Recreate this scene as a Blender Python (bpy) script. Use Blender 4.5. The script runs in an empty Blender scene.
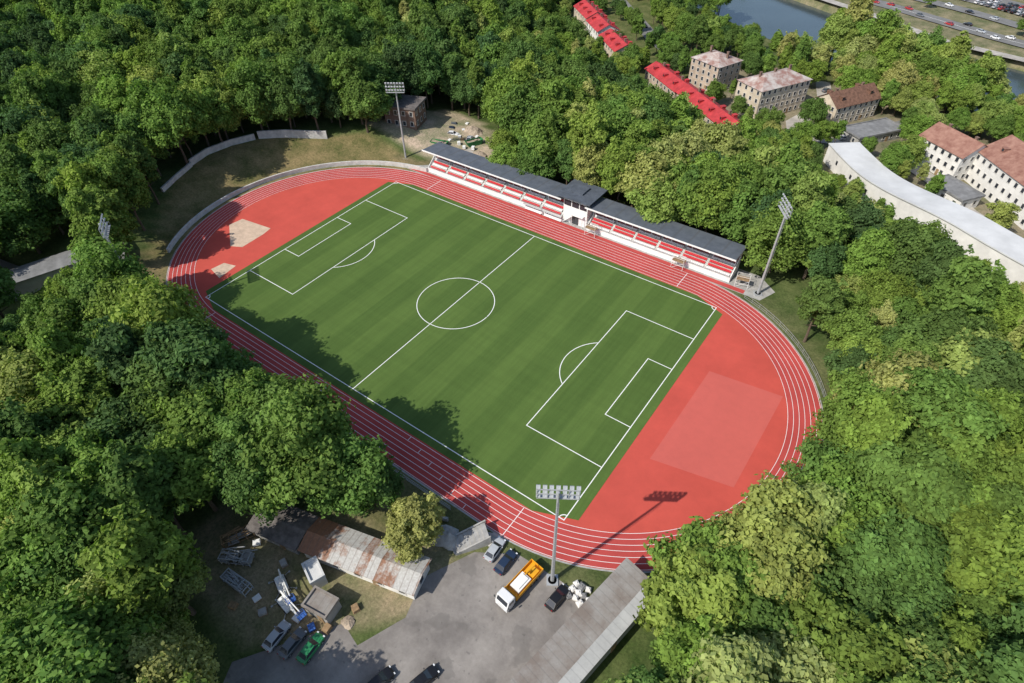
import bpy, math, random
import numpy as np
from mathutils import Vector, Euler
random.seed(7); rng=np.random.default_rng(7)
S=bpy.context.scene; COL=S.collection
CAM=np.array([74.5893,-78.1318,91.8436]); CR=(0.7951,0.0166,0.6251); FPX=597.66
def Rm(a,b,c):
    ca,sa=math.cos(a),math.sin(a);cb,sb=math.cos(b),math.sin(b);cc,sc=math.cos(c),math.sin(c)
    return np.array([[cc,-sc,0],[sc,cc,0],[0,0,1]])@np.array([[cb,0,sb],[0,1,0],[-sb,0,cb]])@np.array([[1,0,0],[0,ca,-sa],[0,sa,ca]])
CM=Rm(*CR)
def in_view(x,y,z,m=110):
    q=(np.array([x,y,z])-CAM)@CM
    if q[2]>-4: return None
    u=512-FPX*q[0]/q[2]; v=341.5+FPX*q[1]/q[2]
    return -q[2] if (-m<u<1024+m and -m<v<683+m) else None

# ------------------------------------------------------------ materials
def nd(nt,t,**k):
    n=nt.nodes.new(t)
    for a,b in k.items(): setattr(n,a,b)
    return n
def mat(name,col,rough=.7,var=.0,scale=3.,col2=None,metal=0.,bump=0.,detail=6,spec=.3,coords='Object',lo=.35,hi=.65):
    m=bpy.data.materials.new(name); m.use_nodes=True; nt=m.node_tree; b=nt.nodes["Principled BSDF"]
    b.inputs["Roughness"].default_value=rough; b.inputs["Metallic"].default_value=metal
    b.inputs["Specular IOR Level"].default_value=spec
    c=(*col,1)
    if var or col2:
        tc=nd(nt,"ShaderNodeTexCoord"); n=nd(nt,"ShaderNodeTexNoise"); n.inputs["Scale"].default_value=scale; n.inputs["Detail"].default_value=detail
        n.inputs["Roughness"].default_value=.65
        nt.links.new(tc.outputs[coords],n.inputs["Vector"])
        r=nd(nt,"ShaderNodeValToRGB"); r.color_ramp.elements[0].position=lo; r.color_ramp.elements[1].position=hi
        c2=col2 if col2 else tuple(min(1,v*(1+var)) for v in col)
        c1=col if col2 else tuple(v*(1-var) for v in col)
        r.color_ramp.elements[0].color=(*c1,1); r.color_ramp.elements[1].color=(*c2,1)
        nt.links.new(n.outputs["Fac"],r.inputs["Fac"]); nt.links.new(r.outputs["Color"],b.inputs["Base Color"])
        if bump:
            bp=nd(nt,"ShaderNodeBump"); bp.inputs["Strength"].default_value=bump; bp.inputs["Distance"].default_value=.05
            nt.links.new(n.outputs["Fac"],bp.inputs["Height"]); nt.links.new(bp.outputs["Normal"],b.inputs["Normal"])
    else: b.inputs["Base Color"].default_value=c
    return m
def mathn(nt,op,a,b=None,c=None):
    n=nd(nt,"ShaderNodeMath",operation=op)
    for i,v in enumerate((a,b,c)):
        if v is None: continue
        if isinstance(v,(int,float)): n.inputs[i].default_value=v
        else: nt.links.new(v,n.inputs[i])
    return n.outputs[0]
def mixc(nt,f,a,b,mode='MIX'):
    n=nd(nt,"ShaderNodeMix",data_type='RGBA',blend_type=mode)
    for k,v in ((0,f),(6,a),(7,b)):
        if isinstance(v,(int,float)): n.inputs[k].default_value=v
        elif isinstance(v,tuple): n.inputs[k].default_value=(*v,1)
        else: nt.links.new(v,n.inputs[k])
    return n.outputs[2]
def noise(nt,vec,sc,det=5,rough=.6):
    n=nd(nt,"ShaderNodeTexNoise"); n.inputs["Scale"].default_value=sc; n.inputs["Detail"].default_value=det; n.inputs["Roughness"].default_value=rough
    nt.links.new(vec,n.inputs["Vector"]); return n.outputs["Fac"]
def ramp(nt,f,p0,p1,c0=(0,0,0),c1=(1,1,1)):
    r=nd(nt,"ShaderNodeValToRGB"); e=r.color_ramp.elements; e[0].position=p0;e[1].position=p1;e[0].color=(*c0,1);e[1].color=(*c1,1)
    nt.links.new(f,r.inputs["Fac"]); return r.outputs["Color"]

M={}
M['concrete']=mat("concrete",(.36,.35,.33),.9,.22,.8)
M['concrete_light']=mat("pale_concrete",(.55,.54,.51),.85,.18,.7)
M['white']=mat("white_paint",(.78,.78,.76),.6,.06,1.)
M['line']=mat("line_paint",(.82,.82,.8),.8)
M['roofdark']=mat("dark_grey_roof_membrane",(.085,.098,.12),.7,.2,.6)
M['steel']=mat("galvanised_steel",(.45,.46,.47),.45,.1,2.,metal=.3)
M['darksteel']=mat("dark_steel",(.06,.065,.07),.5,.1,2.)
M['lamp']=mat("lamp_glass",(.62,.64,.66),.25,.0)
M['redseat']=mat("red_plastic",(.58,.05,.06),.5,.1,3)
M['whiteseat']=mat("white_plastic",(.75,.74,.73),.5,.05,3)
def asphalt_mat():
    m=bpy.data.materials.new("worn_asphalt"); m.use_nodes=True; nt=m.node_tree; b=nt.nodes["Principled BSDF"]
    tc=nd(nt,"ShaderNodeTexCoord"); v=tc.outputs["Object"]
    n=noise(nt,v,.16,14,.6); c=ramp(nt,n,.36,.64,(.185,.168,.155),(.31,.285,.26))
    n2=noise(nt,v,1.4,8,.75); c=mixc(nt,.5,c,ramp(nt,n2,.35,.65,(.74,.72,.7),(1.08,1.08,1.08)),'MULTIPLY')
    n3=noise(nt,v,.22,4,.5); st=ramp(nt,n3,.58,.61); c=mixc(nt,mathn(nt,'MULTIPLY',st,.4),c,(.13,.12,.11))
    n4=noise(nt,v,.9,2,.4); st2=ramp(nt,n4,.68,.71); c=mixc(nt,mathn(nt,'MULTIPLY',st2,.4),c,(.09,.085,.08))
    nt.links.new(c,b.inputs["Base Color"]); b.inputs["Roughness"].default_value=.95; return m
M['asphalt']=asphalt_mat()
M['roadasphalt']=mat("road_asphalt",(.19,.188,.182),.95,.15,.2)
M['path']=mat("paving",(.40,.37,.33),.95,.22,.3)
M['glass']=mat("window_glass",(.03,.035,.045),.12,spec=.6)
M['frame']=mat("window_frame",(.6,.58,.54),.6)
M['tyre']=mat("tyre_rubber",(.02,.02,.02),.85)
M['rim']=mat("wheel_rim",(.45,.45,.46),.35,metal=.7)
M['hl']=mat("headlight_glass",(.7,.72,.74),.15)
M['tl']=mat("tail_light_glass",(.35,.01,.01),.2)
M['sand']=mat("sand",(.56,.42,.31),.95,.15,.6)
M['bark']=mat("bark",(.12,.09,.065),.95,.3,4.)
M['brick']=mat("weathered_brick",(.19,.125,.095),.9,.3,1.2)
M['cream']=mat("cream_render",(.55,.47,.36),.9,.18,.3)
M['beige']=mat("beige_render",(.45,.36,.28),.9,.22,.35)
M['whitewall']=mat("white_render",(.72,.70,.66),.9,.12,.25)
M['greywall']=mat("grey_render",(.33,.32,.30),.9,.15,.4)
M['redroof']=mat("red_metal_roof",(.44,.045,.048),.6,.25,.35,detail=10)
M['brownroof']=mat("brown_tile_roof",(.17,.09,.06),.85,.35,1.)
M['redtile']=mat("orange_tile_roof",(.22,.10,.075),.85,0,.5,(.36,.2,.15),detail=10)
M['patchroof']=mat("patchy_tin_roof",(.3,.17,.14),.8,0,.3,(.5,.45,.41),lo=.4,hi=.6,detail=12)
M['palroof']=mat("pale_roof",(.6,.6,.59),.7,.12,.12,detail=10)
M['greyroof']=mat("grey_bitumen_roof",(.22,.22,.22),.9,.25,.4)
M['darkroof']=mat("dark_brown_sheet_roof",(.14,.125,.118),.85,.35,.8)
M['yellow']=mat("yellow_paint",(.75,.36,.02),.45,.06,1.)
M['green']=mat("green_paint",(.04,.2,.07),.5,.1,1.)
M['blue']=mat("blue_paint",(.05,.13,.4),.5,.1,1.)
M['wood']=mat("timber",(.3,.2,.11),.9,.25,2.)
M['soil']=mat("excavated_soil",(.36,.29,.22),.95,.3,.8)

def rust_mat():
    m=bpy.data.materials.new("rusty_sheet_roof"); m.use_nodes=True; nt=m.node_tree; b=nt.nodes["Principled BSDF"]
    tc=nd(nt,"ShaderNodeTexCoord"); v=tc.outputs["Object"]
    sx=nd(nt,"ShaderNodeSeparateXYZ"); nt.links.new(v,sx.inputs[0])
    n=noise(nt,v,.3,10,.75)
    f=mathn(nt,'ADD',n,mathn(nt,'MULTIPLY',sx.outputs[0],-.014))
    cell=nd(nt,"ShaderNodeTexWhiteNoise",noise_dimensions='1D'); nt.links.new(mathn(nt,'FLOOR',mathn(nt,'MULTIPLY',sx.outputs[0],.6)),cell.inputs["W"])
    f=mathn(nt,'ADD',f,mathn(nt,'MULTIPLY',mathn(nt,'SUBTRACT',cell.outputs[0],.42),.27))
    c=ramp(nt,f,.44,.58,(.52,.52,.50),(.29,.145,.085))
    pan=mathn(nt,'FRACT',mathn(nt,'MULTIPLY',sx.outputs[0],.9)); lnn=mathn(nt,'LESS_THAN',pan,.14)
    n2=noise(nt,v,3,6); c=mixc(nt,.5,c,ramp(nt,n2,.3,.7,(.4,.33,.28),(1,.97,.95)),'MULTIPLY')
    c=mixc(nt,mathn(nt,'MULTIPLY',lnn,.4),c,(.14,.1,.08))
    nt.links.new(c,b.inputs["Base Color"]); b.inputs["Roughness"].default_value=.75
    return m
M['rust']=rust_mat()
def rib_mat(name,c1,c2,fr,axis=1,k=.4,nsc=.4):
    m=bpy.data.materials.new(name); m.use_nodes=True; nt=m.node_tree; b=nt.nodes["Principled BSDF"]
    tc=nd(nt,"ShaderNodeTexCoord"); v=tc.outputs["Object"]
    n=noise(nt,v,nsc,9,.7); c=ramp(nt,n,.38,.62,c1,c2)
    sx=nd(nt,"ShaderNodeSeparateXYZ"); nt.links.new(v,sx.inputs[0])
    f=mathn(nt,'FRACT',mathn(nt,'MULTIPLY',sx.outputs[axis],fr)); lnn=mathn(nt,'LESS_THAN',f,.12)
    c=mixc(nt,mathn(nt,'MULTIPLY',lnn,k),c,(.08,.08,.08))
    nt.links.new(c,b.inputs["Base Color"]); b.inputs["Roughness"].default_value=.7
    return m
M['ribroof']=rib_mat("ribbed_grey_roof",(.20,.165,.14),(.31,.295,.275),.8,0,.22,.22)
M['ribpale']=rib_mat("ribbed_pale_grey_roof",(.36,.36,.35),(.45,.45,.435),.8,0,.18)
M['standroof']=rib_mat("seamed_slate_roof",(.085,.098,.12),(.115,.13,.155),.25,0)

def turf_mat():
    m=bpy.data.materials.new("mown_turf"); m.use_nodes=True; nt=m.node_tree; b=nt.nodes["Principled BSDF"]
    tc=nd(nt,"ShaderNodeTexCoord"); v=tc.outputs["Object"]
    sx=nd(nt,"ShaderNodeSeparateXYZ"); nt.links.new(v,sx.inputs[0])
    w=nd(nt,"ShaderNodeMath",operation='SINE'); nt.links.new(mathn(nt,'MULTIPLY',sx.outputs[0],math.pi/5.08),w.inputs[0])
    st=nd(nt,"ShaderNodeClamp"); nt.links.new(mathn(nt,'ADD',mathn(nt,'MULTIPLY',w.outputs[0],3.),.5),st.inputs[0])
    c=mixc(nt,st.outputs[0],(.094,.158,.036),(.112,.182,.042))
    mp=nd(nt,"ShaderNodeMapping"); mp.inputs["Scale"].default_value=(.9,.05,1); nt.links.new(v,mp.inputs[0])
    n3=noise(nt,mp.outputs[0],1.6,3); c=mixc(nt,.35,c,ramp(nt,n3,.35,.65,(.65,.65,.65),(1.,1.,1.)),'MULTIPLY')
    mp2=nd(nt,"ShaderNodeMapping"); mp2.inputs["Scale"].default_value=(.04,.5,1); nt.links.new(v,mp2.inputs[0])
    n4=noise(nt,mp2.outputs[0],1.2,3); c=mixc(nt,.25,c,ramp(nt,n4,.35,.65,(.7,.7,.7),(1.,1.,1.)),'MULTIPLY')
    n=noise(nt,v,.06,6,.6); c=mixc(nt,.5,c,ramp(nt,n,.35,.65,(.76,.81,.78),(1.,1.,1.)),'MULTIPLY')
    n2=noise(nt,v,5,6,.8); c=mixc(nt,.5,c,ramp(nt,n2,.3,.7,(.65,.65,.65),(1.,1.,1.)),'MULTIPLY')
    nt.links.new(c,b.inputs["Base Color"]); b.inputs["Roughness"].default_value=.85; b.inputs["Specular IOR Level"].default_value=.15
    return m
M['turf']=turf_mat()
def red_mat(name,c,k=.12):
    m=bpy.data.materials.new(name); m.use_nodes=True; nt=m.node_tree; b=nt.nodes["Principled BSDF"]
    tc=nd(nt,"ShaderNodeTexCoord"); v=tc.outputs["Object"]
    n=noise(nt,v,.12,8,.6); cc=mixc(nt,ramp(nt,n,.3,.7),tuple(x*(1-k) for x in c),tuple(x*(1+k*.6) for x in c))
    n2=noise(nt,v,14,3,.8); cc=mixc(nt,.25,cc,ramp(nt,n2,.3,.7,(.7,.7,.7),(1.,1.,1.)),'MULTIPLY')
    n3=noise(nt,v,.5,9,.7); cc=mixc(nt,.5,cc,ramp(nt,n3,.3,.6,(.86,.88,.9),(1.,1.,1.)),'MULTIPLY')
    nt.links.new(cc,b.inputs["Base Color"]); b.inputs["Roughness"].default_value=.85; b.inputs["Specular IOR Level"].default_value=.2
    return m
M['dred']=red_mat("red_rubber",(.56,.09,.066))
M['tred']=red_mat("track_rubber",(.49,.075,.066),.16)
M['pale']=red_mat("faded_red_rubber",(.57,.122,.098),.05)

def leaf_mat():
    m=bpy.data.materials.new("foliage"); m.use_nodes=True; nt=m.node_tree; nt.nodes.clear()
    out=nd(nt,"ShaderNodeOutputMaterial")
    a=nd(nt,"ShaderNodeAttribute",attribute_type='INSTANCER',attribute_name="tone")
    t=nd(nt,"ShaderNodeAttribute",attribute_type='GEOMETRY',attribute_name="tint")
    oi=nd(nt,"ShaderNodeObjectInfo")
    r=nd(nt,"ShaderNodeValToRGB"); e=r.color_ramp.elements
    e[0].position=0; e[0].color=(.075,.145,.055,1); e[1].position=1; e[1].color=(.34,.39,.14,1)
    x=e.new(.35); x.color=(.122,.218,.057,1); x=e.new(.7); x.color=(.20,.315,.062,1)
    nt.links.new(a.outputs["Fac"],r.inputs["Fac"])
    c=mixc(nt,ramp(nt,oi.outputs["Random"],.0,1.,(0,0,0),(.6,.6,.6)),r.outputs["Color"],mixc(nt,1.,r.outputs["Color"],(1.22,.93,.88),'MULTIPLY'))
    k=mathn(nt,'MULTIPLY_ADD',t.outputs["Fac"],.95,.54)
    vm=nd(nt,"ShaderNodeVectorMath",operation='SCALE'); nt.links.new(c,vm.inputs[0]); nt.links.new(k,vm.inputs["Scale"])
    d=nd(nt,"ShaderNodeBsdfDiffuse"); tr=nd(nt,"ShaderNodeBsdfTranslucent"); mx=nd(nt,"ShaderNodeMixShader"); mx.inputs[0].default_value=.32
    nt.links.new(vm.outputs[0],d.inputs["Color"])
    vm2=nd(nt,"ShaderNodeVectorMath",operation='MULTIPLY'); vm2.inputs[1].default_value=(1.2,1.4,.7); nt.links.new(vm.outputs[0],vm2.inputs[0]); nt.links.new(vm2.outputs[0],tr.inputs["Color"])
    nt.links.new(d.outputs[0],mx.inputs[1]); nt.links.new(tr.outputs[0],mx.inputs[2]); nt.links.new(mx.outputs[0],out.inputs[0])
    return m
M['leaf']=leaf_mat()
def terrain_mat():
    m=bpy.data.materials.new("ground_cover"); m.use_nodes=True; nt=m.node_tree; b=nt.nodes["Principled BSDF"]
    a=nd(nt,"ShaderNodeAttribute",attribute_type='GEOMETRY',attribute_name="zone")
    tc=nd(nt,"ShaderNodeTexCoord"); v=tc.outputs["Object"]
    n=noise(nt,v,.15,10,.7); c=mixc(nt,1.,a.outputs["Color"],ramp(nt,n,.35,.65,(.5,.62,.42),(1.35,1.2,1.15)),'MULTIPLY')
    n2=noise(nt,v,2.0,7,.8); c=mixc(nt,.9,c,ramp(nt,n2,.35,.65,(.5,.52,.5),(1.3,1.28,1.25)),'MULTIPLY')
    nt.links.new(c,b.inputs["Base Color"]); b.inputs["Roughness"].default_value=.95; b.inputs["Specular IOR Level"].default_value=.1
    return m
M['terrain']=terrain_mat()
def water_mat():
    m=mat("river_water",(.055,.075,.08),.12,.1,.05,spec=.5); nt=m.node_tree; b=nt.nodes["Principled BSDF"]
    tc=nd(nt,"ShaderNodeTexCoord"); n=noise(nt,tc.outputs["Object"],1.2,4); bp=nd(nt,"ShaderNodeBump"); bp.inputs["Strength"].default_value=.25; bp.inputs["Distance"].default_value=.1
    nt.links.new(n,bp.inputs["Height"]); nt.links.new(bp.outputs["Normal"],b.inputs["Normal"]); return m
M['water']=water_mat()

# ------------------------------------------------------------ mesh helpers
class MB:
    def __init__(s): s.v=[];s.f=[];s.m=[]
    def add(s,vs,fs,m=0):
        o=len(s.v); s.v+= [tuple(v) for v in vs]; s.f+=[tuple(i+o for i in f) for f in fs]; s.m+=[m]*len(fs)
    def box(s,c,d,rz=0,m=0,taper=1.,M4=None):
        x,y,z=d[0]/2,d[1]/2,d[2]/2; vs=[]
        for zz,k in ((-z,1),(z,taper)):
            for sx,sy in ((-1,-1),(1,-1),(1,1),(-1,1)):
                px,py=sx*x*k,sy*y*k
                if M4 is not None: q=M4@Vector((px,py,zz)); vs.append((q[0]+c[0],q[1]+c[1],q[2]+c[2]))
                else: vs.append((c[0]+px*math.cos(rz)-py*math.sin(rz),c[1]+px*math.sin(rz)+py*math.cos(rz),c[2]+zz))
        s.add(vs,[(0,3,2,1),(4,5,6,7),(0,1,5,4),(1,2,6,5),(2,3,7,6),(3,0,4,7)],m)
    def cyl(s,p0,p1,r0,r1=None,n=8,m=0,cap=True):
        r1=r0 if r1 is None else r1
        p0=Vector(p0);p1=Vector(p1);d=(p1-p0).normalized(); u=d.orthogonal().normalized(); w=d.cross(u); vs=[]
        for p,r in ((p0,r0),(p1,r1)):
            for i in range(n):
                a=2*math.pi*i/n; vs.append(p+u*r*math.cos(a)+w*r*math.sin(a))
        fs=[(i,(i+1)%n,n+(i+1)%n,n+i) for i in range(n)]
        if cap: fs+=[tuple(range(n))[::-1],tuple(range(n,2*n))]
        s.add(vs,fs,m)
    def beam(s,p0,p1,t,m=0): s.cyl(p0,p1,t,t,4,m)
    def mesh(s,name,mats,smooth=False):
        me=bpy.data.meshes.new(name); me.from_pydata(s.v,[],s.f)
        for k in mats: me.materials.append(M[k] if isinstance(k,str) else k)
        me.polygons.foreach_set("material_index",s.m)
        if smooth: me.polygons.foreach_set("use_smooth",[True]*len(s.f))
        me.update(); return me
def obj(name,me,parent=None,loc=(0,0,0),rz=0,rot=None,**props):
    o=bpy.data.objects.new(name,me); COL.objects.link(o); o.location=loc
    o.rotation_euler=rot if rot else (0,0,rz)
    if parent: o.parent=parent
    for k,v in props.items(): o[k]=v
    return o
def thing(name,label,cat,loc=(0,0,0),rz=0,group=None,me=None):
    o=obj(name,me,None,loc,rz,label=label,category=cat)
    if group: o["group"]=group
    return o
def copy_thing(src,loc,rz,scale=None,label=None):
    o=src.copy(); COL.objects.link(o); o.location=loc; o.rotation_euler=(0,0,rz)
    if scale: o.scale=scale
    if label: o["label"]=label
    for c in src.children:
        n=c.copy(); COL.objects.link(n); n.parent=o
        for g in c.children:
            k=g.copy(); COL.objects.link(k); k.parent=n
    return o

# ------------------------------------------------------------ terrain
def sm(a,b,x):
    t=np.clip((x-a)/(b-a),0,1); return t*t*(3-2*t)
def dov(x,y): return np.hypot(np.maximum(np.abs(x)-42,0),y)-41.2
RIV=[(-400,520),(-150,392),(-50,322),(2,293),(50,270),(101,254),(200,228),(600,130)]
def dpoly(x,y,P):
    d=np.full(np.shape(x),1e9)
    for (ax,ay),(bx,by) in zip(P[:-1],P[1:]):
        t=np.clip(((x-ax)*(bx-ax)+(y-ay)*(by-ay))/((bx-ax)**2+(by-ay)**2),0,1)
        d=np.minimum(d,np.hypot(x-ax-t*(bx-ax),y-ay-t*(by-ay)))
    return d
def H(x,y):
    x=np.asarray(x,float);y=np.asarray(y,float); d=dov(x,y)
    ww=sm(-45,-75,x)*(1-sm(45,95,y+ .15*(x+60)))*sm(-60,-30,y+.2*(x+100)+0*x)
    ww2=sm(-60,-120,x)
    h=5.0*sm(3,20,d)*ww+ ww2*(7*sm(30,90,d))*(1-sm(120,220,y))
    t=y+.35*x
    h=h-12*sm(75,140,t)
    dr=dpoly(x,y,RIV)
    h=h*sm(26,38,dr)+(-20)*(1-sm(26,38,dr))
    h=h+.5*np.sin(x*.05+1)*np.cos(y*.06)*sm(12,40,d)*(1-sm(-70,-30,-np.abs(x-45))*(y<-20)*(y>-95))
    return h
def h1(x,y): return float(H(np.array([x]),np.array([y]))[0])
def pip(x,y,P):
    x=np.asarray(x,float);y=np.asarray(y,float); c=np.zeros(x.shape,bool); n=len(P)
    for i in range(n):
        (ax,ay),(bx,by)=P[i],P[(i+1)%n]
        k=((ay>y)!=(by>y))&(x<(bx-ax)*(y-ay)/((by-ay)+1e-12)+ax); c^=k
    return c
BANK=[(-50,43),(-72,47),(-78,44),(-88,35),(-100,24),(-105,4),(-98,-12),(-86,-23),(-77,-31),(-64,-38),(-50,-43)]
YARD=[(-78,50),(-33,50),(-31,60),(-40,70),(-54,80),(-68,80),(-78,66)]
LOTX=[(8,-66),(9,-58.5),(22,-55.5),(24,-50),(30,-47),(48,-42),(64,-38),(72,-30),(73.5,-40),(72.5,-64),(62,-80),(24,-86),(19,-78),(8,-73)]
PARK=[(37,-67),(33,-66),(24,-79),(30,-90),(60,-90),(66,-60),(64,-42),(56,-41.9),(48,-42.2),(42,-46),(38,-54),(40,-60)]
TOWNP=[(-20,166),(60,124),(135,86),(140,175),(70,215),(20,215),(-20,215)]
xs=np.concatenate([np.arange(-1500,-360,60),np.arange(-360,160,3.),np.arange(160,1500,60)])
ys=np.concatenate([np.arange(-900,-120,60),np.arange(-120,430,3.),np.arange(430,1900,60)])
X,Y=np.meshgrid(xs,ys); Z=H(X,Y)
nx,ny=len(xs),len(ys)
V=np.stack([X.ravel(),Y.ravel(),Z.ravel()],1)
i=np.arange(nx-1)[None,:]+nx*np.arange(ny-1)[:,None]; i=i.ravel()
F=np.stack([i,i+1,i+nx+1,i+nx],1)
me=bpy.data.meshes.new("ground"); me.from_pydata(V.tolist(),[],F.tolist()); me.materials.append(M['terrain'])
me.polygons.foreach_set("use_smooth",[True]*len(F))
colr=np.ones((len(V),4)); x=V[:,0];y=V[:,1]
colr[:,:3]=(.095,.13,.05)
def paint(mask,c): colr[mask,:3]=c
d=dov(x,y)
paint((y>205)|((y+.35*x)>150),(.13,.15,.065))
paint(pip(x,y,TOWNP),(.24,.22,.165))
paint((y+.1*x>300)&(x>-60),(.22,.21,.14))
paint((d<8)&(x<40),(.19,.165,.1))
paint((d<5)&(x>40),(.12,.14,.065))
paint((y<-40)&(x>2)&(x<42)&(y>-52),(.15,.145,.075))
paint(pip(x,y,BANK),(.21,.18,.095))
paint(pip(x,y,YARD),(.40,.35,.28))
paint(pip(x,y,[(2,-62),(20,-54),(40,-46),(40,-60),(34,-68),(22,-78),(2,-74)]),(.26,.23,.155))
ca=me.color_attributes.new("zone",'FLOAT_COLOR','POINT'); ca.data.foreach_set("color",colr.ravel())
obj("ground",me,kind="structure")

def sheet(name,pts,z,mk,drape=False):
    me=bpy.data.meshes.new(name); me.from_pydata([(a,b,(h1(a,b) if drape else 0)+z) for a,b in pts],[],[tuple(range(len(pts)))]); me.materials.append(M[mk])
    return obj(name,me,kind="structure")
def offset(P,w):
    L=[];R_=[]
    for i,(x,y) in enumerate(P):
        a=P[max(i-1,0)];b=P[min(i+1,len(P)-1)]; dx,dy=b[0]-a[0],b[1]-a[1]; l=math.hypot(dx,dy); nx_,ny_=-dy/l,dx/l
        L.append((x+nx_*w/2,y+ny_*w/2));R_.append((x-nx_*w/2,y-ny_*w/2))
    return L,R_
def subdiv(P,step):
    o=[]
    for a,b in zip(P[:-1],P[1:]):
        n=max(1,int(math.hypot(b[0]-a[0],b[1]-a[1])/step))
        o+=[(a[0]+(b[0]-a[0])*k/n,a[1]+(b[1]-a[1])*k/n) for k in range(n)]
    return o+[P[-1]]
def ribbon(name,P,w,mk,dz=.25,drape=True,step=4,flatz=0,kind="structure"):
    P=subdiv(P,step); L,R_=offset(P,w); m=MB(); n=len(P)
    zf=(lambda a:h1(*a)+dz) if drape else (lambda a:flatz+dz)
    zs=[max(zf(L[i]),zf(R_[i]),zf(P[i])) for i in range(n)]
    m.add([(*L[i],zs[i]) for i in range(n)]+[(*R_[i],zs[i]) for i in range(n)],[(n+i,n+i+1,i+1,i) for i in range(n-1)])
    return obj(name,m.mesh(name,[mk]),kind=kind)

# ------------------------------------------------------------ stadium surfaces
CXR=41.0; CXL=42.0
def oval(R,n=72):
    p=[]
    for k in range(n+1): a=-math.pi/2+math.pi*k/n; p.append((CXR+R*math.cos(a),R*math.sin(a)))
    for k in range(n+1): a=math.pi/2+math.pi*k/n; p.append((-CXL+R*math.cos(a),R*math.sin(a)))
    return p
def ring(m,R0,R1,z,mi=0):
    a,b=oval(R0),oval(R1); n=len(a)
    m.add([(*p,z) for p in a]+[(*p,z) for p in b],[(i,n+i,n+(i+1)%n,(i+1)%n) for i in range(n)],mi)
RI,RO,NL=34.9,41.1,6
sheet("paved_surround",oval(41.55),.012,'concrete')
sheet("stand_forecourt",[(-60,41),(58,41),(60,46),(55,50),(-56,50.5),(-62,46)],.02,'concrete')
sheet("end_zone_surface",oval(RO+.15),.03,'dred')
m=MB(); ring(m,RI,RO+.15,.045); m.add([(-66,41.2,.045),(54,41.2,.045),(54,42.6,.045),(-66,42.6,.045)],[(0,1,2,3)])
obj("running_track",m.mesh("running_track",['tred']),kind="structure")
m=MB()
for k in range(NL+1):
    r=RI+(RO-RI)*k/NL; ring(m,r-.04,r+.04,.06)
for xx,a,b in ((44,-RO+.2,-RI),(-44,-RO,-RI),(40,RI,RO),(-40,RI,RO)):
    m.add([(xx-.06,a,.066),(xx+.06,a,.066),(xx+.06,b,.066),(xx-.06,b,.066)],[(0,1,2,3)])
for k in range(6):
    xx=18+k*3.5; r0=RI+(RO-RI)*k/6
    m.add([(xx-.05,-r0-.95,.066),(xx+.05,-r0-.95,.066),(xx+.05,-r0-.1,.066),(xx-.05,-r0-.1,.066)],[(0,1,2,3)])
obj("lane_marking",m.mesh("lane_marking",['line']),kind="structure")
gp=[]
for sx in (1,-1):
    for yy in np.linspace(-34.5,34.5,24): 
        xm=min(52.8,41.2+math.sqrt(max(0,34.75**2-yy*yy))); gp.append((sx*xm,yy*sx))
sheet("football_pitch",gp,.06,'turf')
HL,HW=50.8,32.87
m=MB(); ZL=.075; LW=.17
def ln(x0,y0,x1,y1,w=LW):
    dx,dy=x1-x0,y1-y0; l=math.hypot(dx,dy); nx_,ny_=-dy/l*w/2,dx/l*w/2
    m.add([(x0+nx_,y0+ny_,ZL),(x0-nx_,y0-ny_,ZL),(x1-nx_,y1-ny_,ZL),(x1+nx_,y1+ny_,ZL)],[(0,1,2,3)])
def arc(cx,cy,r,a0,a1,n=48):
    vs=[]
    for k in range(n+1):
        a=a0+(a1-a0)*k/n
        for rr in (r-LW/2,r+LW/2): vs.append((cx+rr*math.cos(a),cy+rr*math.sin(a),ZL))
    m.add(vs,[(2*k,2*k+1,2*k+3,2*k+2) for k in range(n)])
e=LW/2
ln(-HL-e,HW,HL+e,HW);ln(-HL-e,-HW,HL+e,-HW)
for s in (-1,1): ln(s*HL,-HW+e,s*HL,HW-e)
ln(0,-HW+e,0,HW-e)
arc(0,0,9.15,.02,math.pi-.0,40); arc(0,0,9.15,math.pi+.0,2*math.pi-.0,40)
for s in (-1,1):
    for dd,ww in ((16.5,20.15),(5.5,9.16)):
        xi=s*(HL-dd); xg=s*(HL-e)
        ln(xi,-ww-e,xi,ww+e); ln(xi+s*e,ww,xg,ww); ln(xi+s*e,-ww,xg,-ww)
    px=s*(HL-11); a=math.acos(5.5/9.15)
    if s>0: arc(px,0,9.15,math.pi-a+.01,math.pi+a-.01,20)
    else: arc(px,0,9.15,-a+.01,a-.01,20)
    for t in (-1,1):
        a0={(1,1):math.pi,(1,-1):math.pi/2,(-1,1):-math.pi/2,(-1,-1):0}[(s,t)]
        arc(s*HL,t*HW,1.,a0+.1,a0+math.pi/2-.1,8)
obj("pitch_marking",m.mesh("pitch_marking",['line']),kind="structure")
sheet("training_area",[(57.3,13.2),(57.0,-13.5),(71.6,-10.5),(71.9,15)][::-1],.045,'pale')
sheet("jump_pit",[(-73,-10.5),(-72.5,-6.5),(-62,-5),(-61.3,-8),(-61,-15),(-64,-16.5)],.045,'sand')
sheet("landing_pit",[(-59.5,-25.5),(-59,-22),(-55.4,-21),(-54.5,-26.5)],.045,'sand')
sheet("parking_lot",PARK,.02,'asphalt')
sheet("yard_surface",[(-76,51),(-52,50.6),(-38,56),(-50,68),(-66,74)],.12,'path')

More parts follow.
